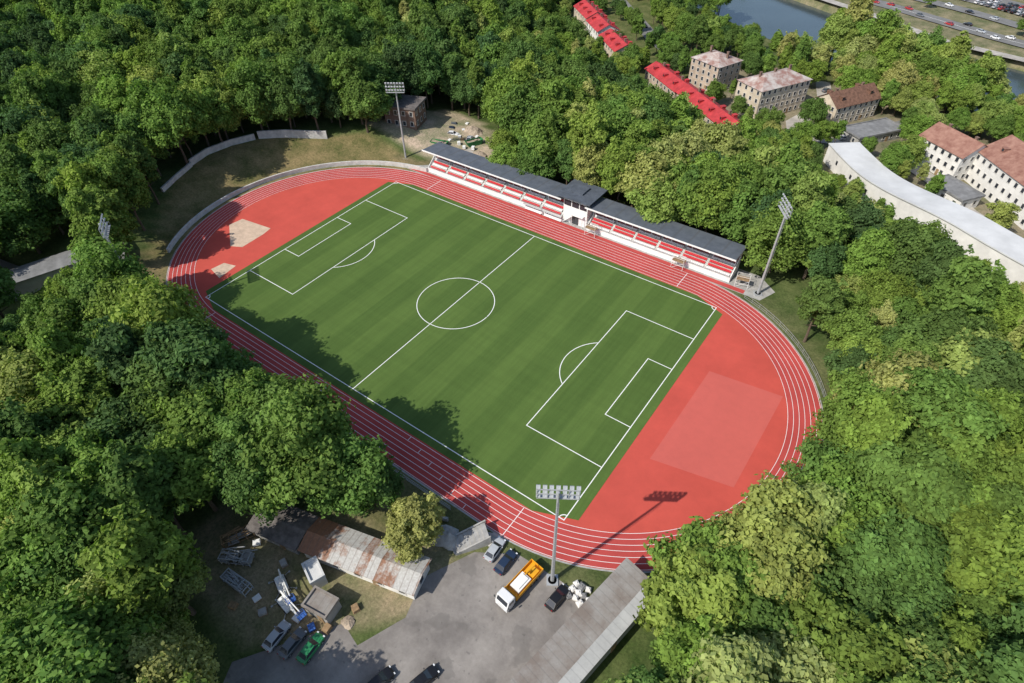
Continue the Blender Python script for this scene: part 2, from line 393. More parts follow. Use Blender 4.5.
def wall(name,P,w,hgt,mk,label,drape=True,top=None,step=3,cap=None):
    P=subdiv(P,step); L,R_=offset(P,w); n=len(P); m=MB(); vs=[]
    for i in range(n):
        g=h1(*P[i]) if drape else 0
        hh=hgt(i/(n-1)) if callable(hgt) else hgt
        vs+=[(*L[i],g-.6),(*L[i],g+hh),(*R_[i],g+hh),(*R_[i],g-.6)]
    fs=[]
    for i in range(n-1):
        a=4*i;b=a+4
        fs+=[(a,b,b+1,a+1),(a+1,b+1,b+2,a+2),(a+2,b+2,b+3,a+3)]
    fs+=[(0,1,2,3),(4*n-1,4*n-2,4*n-3,4*n-4)]
    m.add(vs,fs)
    return thing(name,label,"wall",me=m.mesh(name,[mk]))
A=[(-42+43.0*math.cos(a),43.0*math.sin(a)) for a in np.radians(np.arange(97,222,3.))]
wall("retaining_wall",[(-47,44.6)]+A,.45,1.3,'concrete_light',"low pale concrete wall curving round the end of the track")
wall("retaining_wall",[(-97,-14),(-99.5,-8),(-102,-1)],.6,1.2,'concrete_light',"pale stepped concrete wall along the top of the grass bank")
wall("retaining_wall",[(-102.3,-1),(-104.2,6),(-103.3,14),(-100.5,21)],.6,1.9,'concrete_light',"pale stepped concrete wall along the top of the grass bank")
wall("retaining_wall",[(-100,22),(-94,28),(-88,33),(-84,36.3)],.6,2.4,'concrete_light',"grey concrete wall segment stepping down the grass bank")
A=[(CXR+42.2*math.cos(a),42.2*math.sin(a)) for a in np.radians(np.arange(-40,72,3.))]
PM=MB(); PM.cyl((0,0,0),(0,0,1.2),.035,n=5); PMm=PM.mesh("post",['steel'])
def fence(P,label,hh=1.2,step=2.5):
    P=subdiv(P,step); root=thing("perimeter_fence",label,"fence")
    for p in P: obj("post",PMm,root,loc=(*p,0))
    for z in (hh,hh*.5,.15):
        m2=MB(); L,R_=offset(P,.05); n=len(P); vs=[]
        for i in range(n): vs+=[(*L[i],z-.025),(*L[i],z+.025),(*R_[i],z+.025),(*R_[i],z-.025)]
        fs=[]
        for i in range(n-1):
            a=4*i;b=a+4; fs+=[(a,b,b+1,a+1),(a+1,b+1,b+2,a+2),(a+2,b+2,b+3,a+3),(a+3,b+3,b,a)]
        m2.add(vs,fs); obj("rail",m2.mesh("rail",['steel']),root)
fence(A,"grey metal rail fence following the curve of the track")
fence([(x_,-42.4) for x_ in np.arange(-46,36,2.5)],"grey metal rail fence along the near straight of the track")

# ------------------------------------------------------------ grandstands
SEATM={}
for mi,mk in ((0,'redseat'),(1,'whiteseat')):
    q=MB(); q.add([(-.22,-.2,.33),(.22,-.2,.33),(.22,.16,.33),(-.22,.16,.33),(-.22,-.2,.4),(.22,-.2,.4),(.22,.14,.4),(-.22,.14,.4),(.22,.24,.78),(-.22,.24,.78),(.22,.2,.8),(-.22,.2,.8)],
      [(0,3,2,1),(4,5,6,7),(0,1,5,4),(1,2,6,5),(3,0,4,7),(2,3,9,8),(7,6,10,11),(8,9,11,10),(2,8,10,6),(3,7,11,9)]); SEATM[mi]=(q,q.mesh("seat",[mk]))
def grandstand(x0,x1,label,nfree,pat):
    L=x1-x0; root=thing("grandstand",label,"grandstand",loc=((x0+x1)/2,43.2,0)); hx=L/2
    m=MB(); nt_=6; pr=[(.5,-.1)]
    for k in range(nt_): pr+=[(.5+k*.85,1.0+k*.48),(.5+(k+1)*.85,1.0+k*.48)]
    pr+=[(5.75,1.0+5*.48),(5.75,-.1)]; n=len(pr)
    m.add([(-hx,a,b) for a,b in pr]+[(hx,a,b) for a,b in pr],[(i,i+1,n+i+1,n+i) for i in range(n-1)]+[tuple(range(n)),tuple(range(2*n-1,n-1,-1))])
    obj("terrace",m.mesh("terrace",['concrete_light']),root)
    m=MB(); m.box((0,.2,.65),(L+.4,.2,1.3)); obj("front_wall",m.mesh("front_wall",['white']),root)
    m=MB(); m.box((0,5.95,3.2),(L+.2,.25,6.4)); obj("back_wall",m.mesh("back_wall",['white']),root)
    for s in (-1,1):
        m=MB(); m.add([(s*hx+s*k,yy,zz) for k in (.02,.17) for yy,zz in ((.6,0),(5.8,0),(5.8,6.3),(3.2,3.4),(.6,1.4))],[(0,1,2,3,4),(9,8,7,6,5),(0,5,6,1),(2,7,8,3),(3,8,9,4),(4,9,5,0),(1,6,7,2)]); obj("side_wall",m.mesh("side_wall",['white']),root)
    nb=int(L/6.4); st=L/nb; ns=int((st-.7)/.49); mr=MB(); used=0
    for k in range(nt_):
        for b in range(nb):
            cx=-hx+st*(b+.5)
            for q in range(ns):
                sx=cx+(q-(ns-1)/2)*.49; mi=pat[k]
                z=1.0+k*.48; y0=.8+k*.85
                if k==1 and used<nfree: obj("seat",SEATM[mi][1],root,loc=(sx,y0,z)); used+=1
                else: mr.add([(v[0]+sx,v[1]+y0,v[2]+z) for v in SEATM[mi][0].v],SEATM[mi][0].f,mi)
    o=obj("seat_rows",mr.mesh("seat_rows",['redseat','whiteseat']),root); o["kind"]="stuff"
    for b in range(1,nb):
        cx=-hx+st*b; ms=MB(); pr=[]
        for k in range(10): pr+=[(.52+k*.425,1.02+k*.24),(.52+(k+1)*.425,1.02+k*.24)]
        pr+=[(4.77,3.1),(.52,.95)]; n=len(pr)
        ms.add([(cx-.32,a,b_+.1) for a,b_ in pr]+[(cx+.32,a,b_+.1) for a,b_ in pr],[(i,(i+1)%n,n+(i+1)%n,n+i) for i in range(n)])
        obj("stair",ms.mesh("stair",['concrete_light']),root)
    nc=int(L/5.5)+1
    for c in range(nc):
        cx=-hx+.3+(L-.6)*c/(nc-1); mc=MB(); mc.cyl((cx,3.6,2.5),(cx,3.6,6.65),.1,n=6); mc.beam((cx,-1.1,7.1),(cx,5.9,6.5),.1); mc.beam((cx,3.6,5.2),(cx,1.2,6.9),.06)
        obj("roof_column",mc.mesh("roof_column",['white']),root)
    m=MB(); m.add([(-hx-.5,-.9,7.25),(hx+.5,-.9,7.25),(hx+.5,6.9,6.65),(-hx-.5,6.9,6.65),(-hx-.5,-.9,7.4),(hx+.5,-.9,7.4),(hx+.5,6.9,6.8),(-hx-.5,6.9,6.8)],
        [(0,3,2,1),(4,5,6,7),(1,2,6,5),(2,3,7,6),(3,0,4,7),(0,1,5,4)])
    obj("roof",m.mesh("roof",['standroof']),root)
    m=MB(); m.box((0,-.97,7.3),(L+1.1,.12,.4)); obj("fascia",m.mesh("fascia",['white']),root)
    m=MB()
    for z in (1.55,1.85): m.beam((-hx,.2,z),(hx,.2,z),.03)
    for q in range(int(L/2)+1): m.beam((-hx+q*2,.2,1.3),(-hx+q*2,.2,1.85),.03)
    obj("railing",m.mesh("railing",['steel']),root)
    return root
grandstand(-47,1.5,"long covered grandstand with red and white seats and slate roof",72,(0,1,0,1,0,1))
grandstand(10,49.5,"covered grandstand with striped red and white seats under slate roof",72,(1,0,0,1,0,0))
pv=thing("pavilion","white two-storey pavilion with dark roof between the grandstands","building",loc=(5.7,46.2,0))
m=MB(); m.box((0,.8,4.1),(7.4,6.2,8.2)); obj("wall",m.mesh("wall",['white']),pv)
m=MB(); m.box((0,.6,8.35),(10.4,9.6,.3)); m.box((-1,.9,8.75),(4.5,4,.5)); obj("roof",m.mesh("roof",['roofdark']),pv)
for k in range(3):
    m=MB(); m.box((-2.4+k*2.4,-2.34,5.9),(2.1,.06,1.6)); obj("window",m.mesh("window",['glass']),pv)
m=MB(); m.box((0,-2.34,1.3),(2.4,.06,2.5)); obj("door",m.mesh("door",['darksteel']),pv)
m=MB()
for k in range(9): m.box((-3.2+k*.35,-2.9,.25+k*.33),(.36,1.0,.14))
m.box((1.2,-2.9,3.3),(3.5,1.1,.15)); m.beam((-3.2,-3.4,1.2),(-.2,-3.4,4.3),.05); m.beam((-.2,-3.4,4.3),(2.9,-3.4,4.3),.05)
for xx in (-.4,2.8): m.beam((xx,-3.3,0),(xx,-3.3,3.3),.07)
obj("outside_stair",m.mesh("outside_stair",['white']),pv)
def dugout(x,y):
    r=thing("team_shelter","curved clear team shelter with white frame beside the track","shelter",loc=(x,y,0),group="team shelters beside the track")
    m=MB()
    for s in np.linspace(-3,3,5):
        pr=[(s,.7,0),(s,.7,1.5),(s,.3,2.0),(s,-.5,2.1)]
        for a,b in zip(pr[:-1],pr[1:]): m.beam(a,b,.05)
    obj("frame",m.mesh("frame",['white']),r)
    m=MB(); m.add([(-3,.7,.1),(3,.7,.1),(3,.7,1.5),(-3,.7,1.5),(-3,.3,2.02),(3,.3,2.02),(-3,-.5,2.12),(3,-.5,2.12)],[(0,1,2,3),(3,2,5,4),(4,5,7,6)]); obj("canopy",m.mesh("canopy",['palroof']),r)
    m=MB(); m.box((0,.35,.45),(5.6,.45,.08)); m.box((0,.55,.75),(5.6,.06,.5)); obj("bench",m.mesh("bench",['whiteseat']),r)
    return r
dugout(-7,42.1); dugout(-.5,42.0)
def scaffold(x,y,rz,label):
    r=thing("scaffold_platform",label,"scaffolding",loc=(x,y,0),rz=rz,group="scaffold platforms by the grandstand")
    m=MB()
    for a in (-1.5,1.5):
        for b in (-.8,.8): m.cyl((a,b,0),(a,b,3.2),.05,n=5)
    for z in (1.2,2.2,3.2):
        for b in (-.8,.8): m.beam((-1.5,b,z),(1.5,b,z),.04)
        for a in (-1.5,1.5): m.beam((a,-.8,z),(a,.8,z),.04)
    m.beam((-1.5,-.8,0),(1.5,-.8,2.2),.04); obj("frame",m.mesh("frame",['white']),r)
    m=MB(); m.box((0,0,2.25),(3.1,1.7,.08)); obj("deck",m.mesh("deck",['wood']),r)
scaffold(52.5,43.8,.2,"small steel scaffold platform at the end of the grandstand")
scaffold(37,41.9,0,"small steel scaffold platform beside the track")
scaffold(12,42.0,0,"small steel scaffold platform beside the track")

# ------------------------------------------------------------ floodlights
def floodlight(x,y,h,label,z0=0,face=None):
    face=math.atan2(-y,-x*.5) if face is None else face
    r=thing("floodlight_mast",label,"floodlight",loc=(x,y,z0),rz=face,group="floodlight masts around the pitch")
    m=MB(); m.cyl((0,0,0),(0,0,h),.32,.16,12); m.cyl((0,0,0),(0,0,.25),.7,.7,12); m.box((0,0,.1),(1.8,1.8,.3)); obj("pole",m.mesh("pole",['steel'],False),r)
    m=MB()
    W=2.7
    for k,z in enumerate((h-1.9,h-.9,h+.1)):
        m.box((.28,0,z),(.12,2*W,.12)); m.box((.75,0,z-.28),(.5,2*W,.05)) if k==0 else None
    for yy in (-W,-W/2,0,W/2,W): m.box((.28,yy,h-.9),(.1,.1,2.2))
    m.beam((0,0,h-.4),(.3,0,h-.4),.12)
    for yy in (-W,0,W): m.beam((1.0,yy,h-2.1),(1.0,yy,h-1.2),.03)
    m.beam((1.0,-W,h-1.2),(1.0,W,h-1.2),.03)
    obj("lamp_rack",m.mesh("lamp_rack",['steel']),r)
    mh=MB(); E=Euler((0,math.radians(35),0)).to_matrix()
    mh.box((.2,0,0),(.22,.55,.5),M4=E); mh.box((.335,0,-.09),(.03,.48,.43),M4=E,m=1)
    mesh=mh.mesh("floodlight",['steel','lamp'])
    for z in (h-1.6,h-.6,h+.4):
        for q in range(7): obj("floodlight",mesh,r,loc=(.3,-W+.15+q*(2*W-.3)/6,z))
    m=MB()
    for s in (-.18,.18): m.beam((-.42,s,.5),(-.3,s,h-2),.025)
    for k in range(int((h-3)/.6)): m.beam((-.41+.1*k*.6/h,-.18,.8+k*.6),(-.41+.1*k*.6/h,.18,.8+k*.6),.018)
    obj("ladder",m.mesh("ladder",['steel']),r)
floodlight(-58.6,45.6,23.5,"tall grey floodlight mast at the end of the grandstand")
floodlight(-56.5,-43.6,24.5,"tall grey floodlight mast standing among the trees")
floodlight(56.8,43.2,24.5,"tall grey floodlight mast behind the end of the grandstand",face=math.radians(215))
floodlight(54.8,-42.6,25.5,"tall grey floodlight mast beside the parking lot and track")

# ------------------------------------------------------------ buildings
WM=MB(); WM.box((0,0,0),(1.0,.08,1.4)); WMe=WM.mesh("window",['glass'])
WF=MB(); WF.box((0,-.0,.76),(1.3,.16,.12)); WF.box((0,0,-.78),(1.4,.24,.12)); WF.box((.58,0,0),(.14,.14,1.4)); WF.box((-.58,0,0),(.14,.14,1.4)); WFe=WF.mesh("window_surround",['frame'])
def building(name,label,cx,cy,L,W,hgt,ang,wallm,roofm,roof='gable',rh=2.5,floors=2,cat="building",z=None,wins=True,chim=0,over=.5,step=3.,sides=(0,1,2,3),door=True,dorm=0):
    z=h1(cx,cy)-.1 if z is None else z
    r=thing(name,label,cat,loc=(cx,cy,z),rz=math.radians(ang))
    a,b=L/2,W/2
    m=MB(); m.add([(-a,-b,-1.5),(a,-b,-1.5),(a,b,-1.5),(-a,b,-1.5),(-a,-b,hgt),(a,-b,hgt),(a,b,hgt),(-a,b,hgt)],[(0,1,5,4),(1,2,6,5),(2,3,7,6),(3,0,4,7),(4,5,6,7)])
    if roof=='gable': m.add([(-a,-b,hgt),(-a,b,hgt),(-a,0,hgt+rh),(a,-b,hgt),(a,b,hgt),(a,0,hgt+rh)],[(1,0,2),(3,4,5)])
    obj("wall",m.mesh("wall",[wallm]),r)
    m=MB(); A,B=a+over,b+over; zz=hgt+.05; dz=-rh*over/b; T=.15
    if roof=='gable':
        P=[(-A,-B,zz+dz),(A,-B,zz+dz),(A,0,zz+rh),(-A,0,zz+rh),(-A,B,zz+dz),(A,B,zz+dz)]
        P2=[(p[0],p[1],p[2]+T) for p in P]
        m.add(P+P2,[(0,3,2,1),(3,4,5,2),(6,7,8,9),(9,8,11,10),(0,1,7,6),(4,10,11,5),(0,6,9,3),(3,9,10,4),(1,2,8,7),(2,5,11,8)])
    elif roof=='hip':
        hx=max(a-b,.01)
        m.add([(-A,-B,zz+dz),(A,-B,zz+dz),(A,B,zz+dz),(-A,B,zz+dz),(-hx,0,zz+rh),(hx,0,zz+rh)],[(0,1,5,4),(1,2,5),(2,3,4,5),(3,0,4),(0,3,2,1)])
    elif roof=='mono':
        P=[(-A,-B,zz),(A,-B,zz),(A,B,zz+rh),(-A,B,zz+rh)]; P2=[(p[0],p[1],p[2]+T) for p in P]
        m.add(P+P2,[(0,3,2,1),(4,5,6,7),(0,1,5,4),(1,2,6,5),(2,3,7,6),(3,0,4,7)])
    else:
        m.box((0,0,zz+.1),(2*A,2*B,.25)); 
        for s in (-1,1): m.box((0,s*(B-.15),zz+.4),(2*A,.3,.35)); m.box((s*(A-.15),0,zz+.4),(.3,2*B-.62,.35))
    rf=obj("roof",m.mesh("roof",[roofm]),r)
    for k in range(chim):
        m=MB(); cxx=-a*.6+k*(1.2*a/max(1,chim-1)) if chim>1 else 0; m.box((cxx,.8,hgt+rh*.6+.9),(.9,.7,2.2)); m.box((cxx,.8,hgt+rh*.6+2.08),(1.1,.9,.18)); obj("chimney",m.mesh("chimney",['brick']),rf)
    for k in range(dorm):
        for s in (-1,1):
            xx=-a*.65+k*(1.3*a/max(1,dorm-1)); yy=s*b*.55; zr=hgt+rh*.45
            m=MB(); m.box((xx,yy,zr+.45),(1.3,1.6,1.3)); m.box((xx,yy,zr+1.15),(1.6,1.9,.12)); m.box((xx,yy+s*.82,zr+.55),(.8,.06,.7),m=1); obj("dormer",m.mesh("dormer",[roofm,'glass']),rf)
    if wins:
        fh=hgt/floors
        for sd in sides:
            ln_=L if sd%2==0 else W; n=int((ln_-1.2)/step); 
            for fl in range(floors):
                for k in range(n):
                    p=-ln_/2+ln_*(k+.5)/n; zc=fl*fh+fh*.55
                    loc,rz={0:((p,-b-.02,zc),0),1:((a+.02,p,zc),math.pi/2),2:((-p,b+.02,zc),math.pi),3:((-a-.02,-p,zc),-math.pi/2)}[sd]
                    w=obj("window",WMe,r,loc=loc,rz=rz); obj("frame",WFe,w)
    if door:
        m=MB(); m.box((a*.3+.2,-b-.05,1.05),(1.0,.1,2.1)); obj("door",m.mesh("door",['wood']),r)
    return r
building("shed","long workshop with rusty patched sheet metal roof",29.2,-57.3,19.6,5.2,2.9,15,'whitewall','rust','gable',.8,1,step=3.2,sides=(0,1),z=0)
building("shed","low shed with dark brown roof beside the workshop",14.1,-61.2,9,5.4,2.6,13,'greywall','darkroof','gable',.6,1,wins=False,z=0)
building("storage_building","long low building with ribbed grey metal roof",62.4,-51.6,33,4.4,3.6,79.5,'greywall','ribroof','mono',.4,1,step=4,sides=(2,3),z=0,over=.3)
building("storage_building","long low building with pale grey metal roof strip",65.7,-50.7,31,1.6,4.1,79.5,'greywall','ribpale','mono',.1,1,step=4,wins=False,z=0,over=.2)
building("shed","small cabin with brown flat roof in the work yard",29.2,-66.3,4.2,3.0,2.4,10,'greywall','ribroof','flat',.2,1,wins=False,z=0,over=.15)
building("shed","small white site cabin beside the work yard",24.5,-63.6,3.6,2.2,2.4,-20,'whitewall','palroof','flat',.2,1,wins=False,z=0,over=.1)
building("clubhouse","old brown brick building beside the construction yard",-71,60,11,9,10,20,'brick','darkroof','flat',.3,3,step=2.2,z=0)
building("utility_building","long low building with grey roof in the woodland",-88,-52,26,6,3.2,72,'greywall','greyroof','gable',.8,1,z=h1(-87,-51),wins=False)
building("town_house","long terrace with bright red metal roof",-96,226,22,11,7,-42,'cream','redroof','gable',2.6,2,chim=3,dorm=3)
building("town_house","long terrace with bright red metal roof",-80.5,212,18,11,6.5,-42,'whitewall','redroof','gable',2.6,2,chim=2,dorm=2)
building("town_house","long terrace with bright red metal roof",-63,196,23,11,6,-42,'cream','redroof','gable',2.4,2,chim=3,dorm=3)
building("town_house","narrow long house with red metal roof beside the woodland",-22,165.5,26,9.5,7,-37,'beige','redroof','gable',2.2,2,chim=2,dorm=3)
building("town_house","narrow long house with red metal roof beside the woodland",3.5,146.5,36,9,7.5,-37,'beige','redroof','gable',2.2,2,chim=3,dorm=4)
building("apartment_house","beige apartment house with patchy reddish tin roof",-11,186,15,14,11,-20,'beige','patchroof','hip',2.6,4,chim=2,step=2.6)
building("apartment_house","cream apartment house with many windows and patchy roof",17,175,25,13,12,62,'cream','patchroof','hip',2.8,4,chim=3,step=2.6)
building("town_house","cream house with brown tiled roof beside street",43.5,184,22,11,7.5,60,'cream','brownroof','gable',3.6,3,chim=2,step=2.6,dorm=2)
building("outbuilding","low building with flat grey roof",57,170,20,9,3.5,55,'greywall','greyroof','flat',.3,1)
building("town_house","white house with reddish brown tiled roof",83,160,17,12.5,9,-35,'whitewall','redtile','gable',3.4,3,chim=2,step=2.6)
building("town_house","large white house with reddish brown tiled roof",106,150,30,18,10.5,-50,'whitewall','redtile','gable',4.4,3,chim=3,step=2.8,dorm=2)
building("outbuilding","low building with flat grey roof",88,139,13,8,4,-35,'whitewall','greyroof','flat',.3,1)
building("town_house","small cream house beside street",115,188,16,11,7,-40,'cream','brownroof','gable',3,2,chim=1)
building("warehouse","long dark modern building beyond the car park",112,408,95,18,8,-24,'darksteel','greyroof','flat',.3,2,step=4)
building("warehouse","pale modern building beyond the car park",20,440,60,18,9,-24,'whitewall','palroof','flat',.3,2,step=4)
cw=thing("curved_building","long curved white building with pale flat roof","building",loc=(0,0,-12))
cxs=np.array([53,63,75,89,103,117,131,149]); cys=np.array([145,132,120,109,99.5,92,86.5,82])
cf=np.polyfit(cxs,cys,3); CWP=[(float(a),float(np.polyval(cf,a))) for a in np.arange(52,149,2.)]
P=CWP; L_,R_=offset(P,10); n=len(P)
m=MB(); hh=[6.4+5.2*float(sm(.1,.45,i/(n-1))) for i in range(n)]
vs=[];fs=[]
for i in range(n): vs+=[(*L_[i],-1),(*L_[i],hh[i]),(*R_[i],hh[i]),(*R_[i],-1)]
for i in range(n-1): a=4*i;b=a+4; fs+=[(a,b,b+1,a+1),(a+2,b+2,b+3,a+3)]
fs+=[(0,1,2,3),(4*n-1,4*n-2,4*n-3,4*n-4)]; m.add(vs,fs); obj("wall",m.mesh("wall",['whitewall']),cw)
m=MB(); L2,R2=offset(P,10.7); vs=[]
for i in range(n): vs+=[(*L2[i],hh[i]+.02),(*L2[i],hh[i]+.35),(*R2[i],hh[i]+.35),(*R2[i],hh[i]+.02)]
fs=[]
for i in range(n-1): a=4*i;b=a+4; fs+=[(a,b,b+1,a+1),(a+1,b+1,b+2,a+2),(a+2,b+2,b+3,a+3),(a+3,b+3,b,a)]
fs+=[(0,1,2,3),(4*n-1,4*n-2,4*n-3,4*n-4)]; m.add(vs,fs); obj("roof",m.mesh("roof",['palroof']),cw)
for i in range(2,n-1,3):
    a=math.atan2(R_[i+1][1]-R_[i][1],R_[i+1][0]-R_[i][0]); w=obj("window",WMe,cw,loc=((R_[i][0]+R_[i+1][0])/2,(R_[i][1]+R_[i+1][1])/2-.03,3.6),rz=a)

me=bpy.data.meshes.new("river"); Pq=subdiv(RIV,20); L_,R_=offset(Pq,70); n=len(Pq)
me.from_pydata([(*p,-16) for p in L_]+[(*p,-16) for p in R_],[],[(n+i,n+i+1,i+1,i) for i in range(n-1)]); me.materials.append(M['water']); obj("river",me,kind="structure")
ribbon("quay_path",[(-120,428),(-60,376),(-20,347),(20,324),(60,302),(100,290),(170,274)],6,'path',.3)
ribbon("road",[(-80,410),(6,355),(50,334),(95,314),(170,288)],11,'roadasphalt',.35)
ribbon("road",[(-40,415),(30,372),(92,342),(160,316)],9,'roadasphalt',.35)
ribbon("car_park",[(40,398),(110,362),(160,340)],22,'roadasphalt',.3)
ribbon("lane_line",[(-80,410),(6,355),(50,334),(95,314),(170,288)],.25,'line',.45)
ribbon("street",[(-118,290),(-86,255),(-55,222),(-30,205),(-12,200)],8,'roadasphalt',.25)
ribbon("street",[(28,214),(36,190),(30,168),(34,158),(48,160),(62,190)],6,'path',.2)
ribbon("street",[(62,190),(75,182),(92,178),(108,178)],6,'roadasphalt',.25)
ribbon("street",[(72,156),(82,148),(94,134),(118,116)],6,'path',.25)
ribbon("woodland_road",[(-120,-60),(-96,-55),(-82,-44),(-78,-38),(-90,-34)],5,'roadasphalt',.25)

# ------------------------------------------------------------ cars
def paint_mat(n,c): return mat(n,c,.28,spec=.5)
CP={'silver':paint_mat("silver_paint",(.42,.44,.46)),'black':paint_mat("black_paint",(.012,.012,.014)),'dark blue':paint_mat("dark_blue_paint",(.02,.035,.07)),
 'green':paint_mat("green_car_paint",(.03,.22,.08)),'white':paint_mat("white_car_paint",(.72,.72,.72)),'red':paint_mat("red_car_paint",(.4,.03,.03)),'grey':paint_mat("grey_car_paint",(.13,.14,.15))}
WHE=MB(); WHE.cyl((0,-.11,0),(0,.11,0),.33,n=18); WHm=WHE.mesh("tyre",['tyre']); 
RIM=MB(); RIM.cyl((0,-.12,0),(0,.12,0),.2,n=12); RIMm=RIM.mesh("rim",['rim'])
def loft(m,secs,mi=0,closed=True):
    n=len(secs[0]); vs=[p for s in secs for p in s]; fs=[]
    for k in range(len(secs)-1):
        for i in range(n): fs.append((k*n+i,k*n+(i+1)%n,(k+1)*n+(i+1)%n,(k+1)*n+i))
    fs+=[tuple(range(n))[::-1],tuple(range((len(secs)-1)*n,len(secs)*n))]
    m.add(vs,fs,mi)
def car(colname,loc,rz,label,group=None,suv=False,scale=1):
    r=thing("parked_car",label,"car",loc=loc,rz=rz,group=group); pm=CP[colname]
    k=1.12 if suv else 1.
    S_=[(-2.2,.42,.78,.74),(-2.12,.28,.92,.84),(-1.5,.24,.98*k,.89),(-.6,.22,.96*k,.9),(.5,.22,.93*k,.9),(1.2,.22,.9*k,.89),(1.9,.25,.8*k,.84),(2.15,.32,.66,.76),(2.22,.4,.58,.68)]
    m=MB(); secs=[]
    for (sx,z0,z1,w) in S_:
        secs.append([(sx,-w*.94,z0),(sx,w*.94,z0),(sx,w,z0+.2*(z1-z0)+.05),(sx,w*.98,z1-.12),(sx,w*.88,z1),(sx,-w*.88,z1),(sx,-w*.98,z1-.12),(sx,-w,z0+.2*(z1-z0)+.05)])
    loft(m,secs)
    zt=1.43*k; cs=[(-1.9 if suv else -1.75,.93*k,.8),(-1.2,zt-.02,.62),(-.3,zt,.63),(.35,zt-.03,.6),(1.05,.9*k,.78)]
    vs=[]
    for (x_,z,w) in cs[1:4]: vs+=[(x_,-w,z),(x_,w,z)]
    base=[(cs[0][0],-.8,.93*k),(cs[0][0],.8,.93*k),(cs[4][0],-.8,.88*k),(cs[4][0],.8,.88*k)]
    vs=base+vs
    m.add(vs,[(0,1,5,4),(4,5,7,6),(6,7,9,8),(8,9,3,2),(0,4,6,8,2),(1,3,9,7,5)])
    obj("body",m.mesh("body",[pm]),r)
    def pan(name,q,mk='glass'):
        mm=MB(); q=[Vector(v) for v in q]; c=sum(q,Vector())/len(q); nn=(q[1]-q[0]).cross(q[2]-q[0]).normalized()
        cc=Vector((-.3,0,.7)); nn=nn if nn.dot(c-cc)>0 else -nn
        q2=[c+(v-c)*.9+nn*.015 for v in q]; mm.add(q2,[tuple(range(len(q2)))]); obj(name,mm.mesh(name,[mk]),r)
    pan("windshield",[vs[8],vs[9],vs[3],vs[2]]); pan("rear_window",[vs[0],vs[1],vs[5],vs[4]])
    pan("side_window",[vs[0],vs[4],vs[6],vs[8],vs[2]]); pan("side_window",[vs[1],vs[3],vs[9],vs[7],vs[5]])
    for wx in (-1.38,1.38):
        for s in (-1,1):
            w=obj("wheel",WHm,r,loc=(wx,s*.8,.33)); obj("rim",RIMm,w)
    for s in (-1,1):
        mm=MB(); mm.box((2.13,s*.58,.66),(.2,.3,.14)); obj("headlight",mm.mesh("headlight",['hl']),r)
        mm=MB(); mm.box((-2.17,s*.62,.8),(.1,.25,.14)); obj("tail_light",mm.mesh("tail_light",['tl']),r)
        mm=MB(); mm.box((.75,s*.98,.98*k),(.14,.16,.12)); obj("mirror",mm.mesh("mirror",[pm]),r)
    return r
G="cars parked around the asphalt lot"; hp=math.pi/2
car('silver',(44.6,-43.9,.02),hp+.05,"silver hatchback parked on asphalt by the track",G)
car('dark blue',(47.3,-44.6,.02),hp-.02,"dark blue car parked on asphalt beside silver one",G)
car('black',(57.0,-44.6,.02),hp-.1,"black estate car parked next to the yellow truck",G,True)
car('silver',(26.6,-73,.02),hp+.1,"silver hatchback parked at the edge of the lot",G)
car('grey',(29.3,-72.3,.02),hp+.08,"dark grey car parked between silver and green cars",G)
car('green',(32.0,-71.2,.02),hp+.1,"bright green car parked at the edge of the lot",G)
car('black',(43.2,-68.6,.02),hp-.2,"black car parked at the lower edge of the lot",G,True)
car('black',(48.0,-64.8,.02),hp-.25,"black car parked at the lower edge of the lot",G)
G2="vehicles parked in the construction yard"
car('white',(-56,66,.15),.4,"white car parked in the construction yard",G2,True)
car('grey',(-60,72,.15),.6,"grey car parked in the construction yard",G2)
car('black',(-66,70,.15),.5,"black car parked in the construction yard",G2,True)
car('white',(-62.5,66,.15),.5,"white car parked beside the brown brick building",G2)
car('dark blue',(-58.5,69,.15),.5,"dark blue car parked in the construction yard",G2)
car('silver',(-49,66.5,.15),2.0,"silver car parked in the construction yard",G2,True)
base=car('white',(50,388,h1(50,388)+.35),math.radians(64),"white car in the car park across the river","cars across the river")
lib=[base]+[car(c,(56+4*i,385-1.5*i,h1(56,385)+.35),math.radians(64),c+" car in the car park across the river","cars across the river") for i,c in enumerate(('black','silver','red','grey'))]
for row in range(3):
    for k in range(22):
        if random.random()<.2: continue
        x0=46+k*3.; y0=397-k*1.55-row*6.5
        if row==0 and k<8: continue
        s=random.choice(lib[:3]+lib[1:3]+lib); copy_thing(s,(x0,y0,h1(x0,y0)+.38),math.radians(64)+random.uniform(-.03,.03))
for (x0,y0,a) in ((20,347,-25),(38,343,-25),(60,327,155),(75,323,-25),(88,320,155),(30,372.5,-28),(55,360,-26),(78,347,152),(-5,362,150),(28,346,155),(68,331,155),(45,333.5,-25),(82,316.5,-25),(66,352,-26),(42,368,152)):
    s=random.choice(lib); copy_thing(s,(x0,y0,h1(x0,y0)+.4),math.radians(a),label=s["label"].split(" car")[0]+" car driving on the road across the river")
for (x0,y0,a) in ((-62,228,-48),(-70,239,-48),(-52,217,-35),(-40,209,-35),(32,204,70),(50,163,40),(90,139,140),(86,175,10),(100,176,0)):
    s=random.choice(lib); copy_thing(s,(x0,y0,h1(x0,y0)+.3),math.radians(a),label=s["label"].split(" car")[0]+" car parked along the town street")["group"]="cars along the town street"

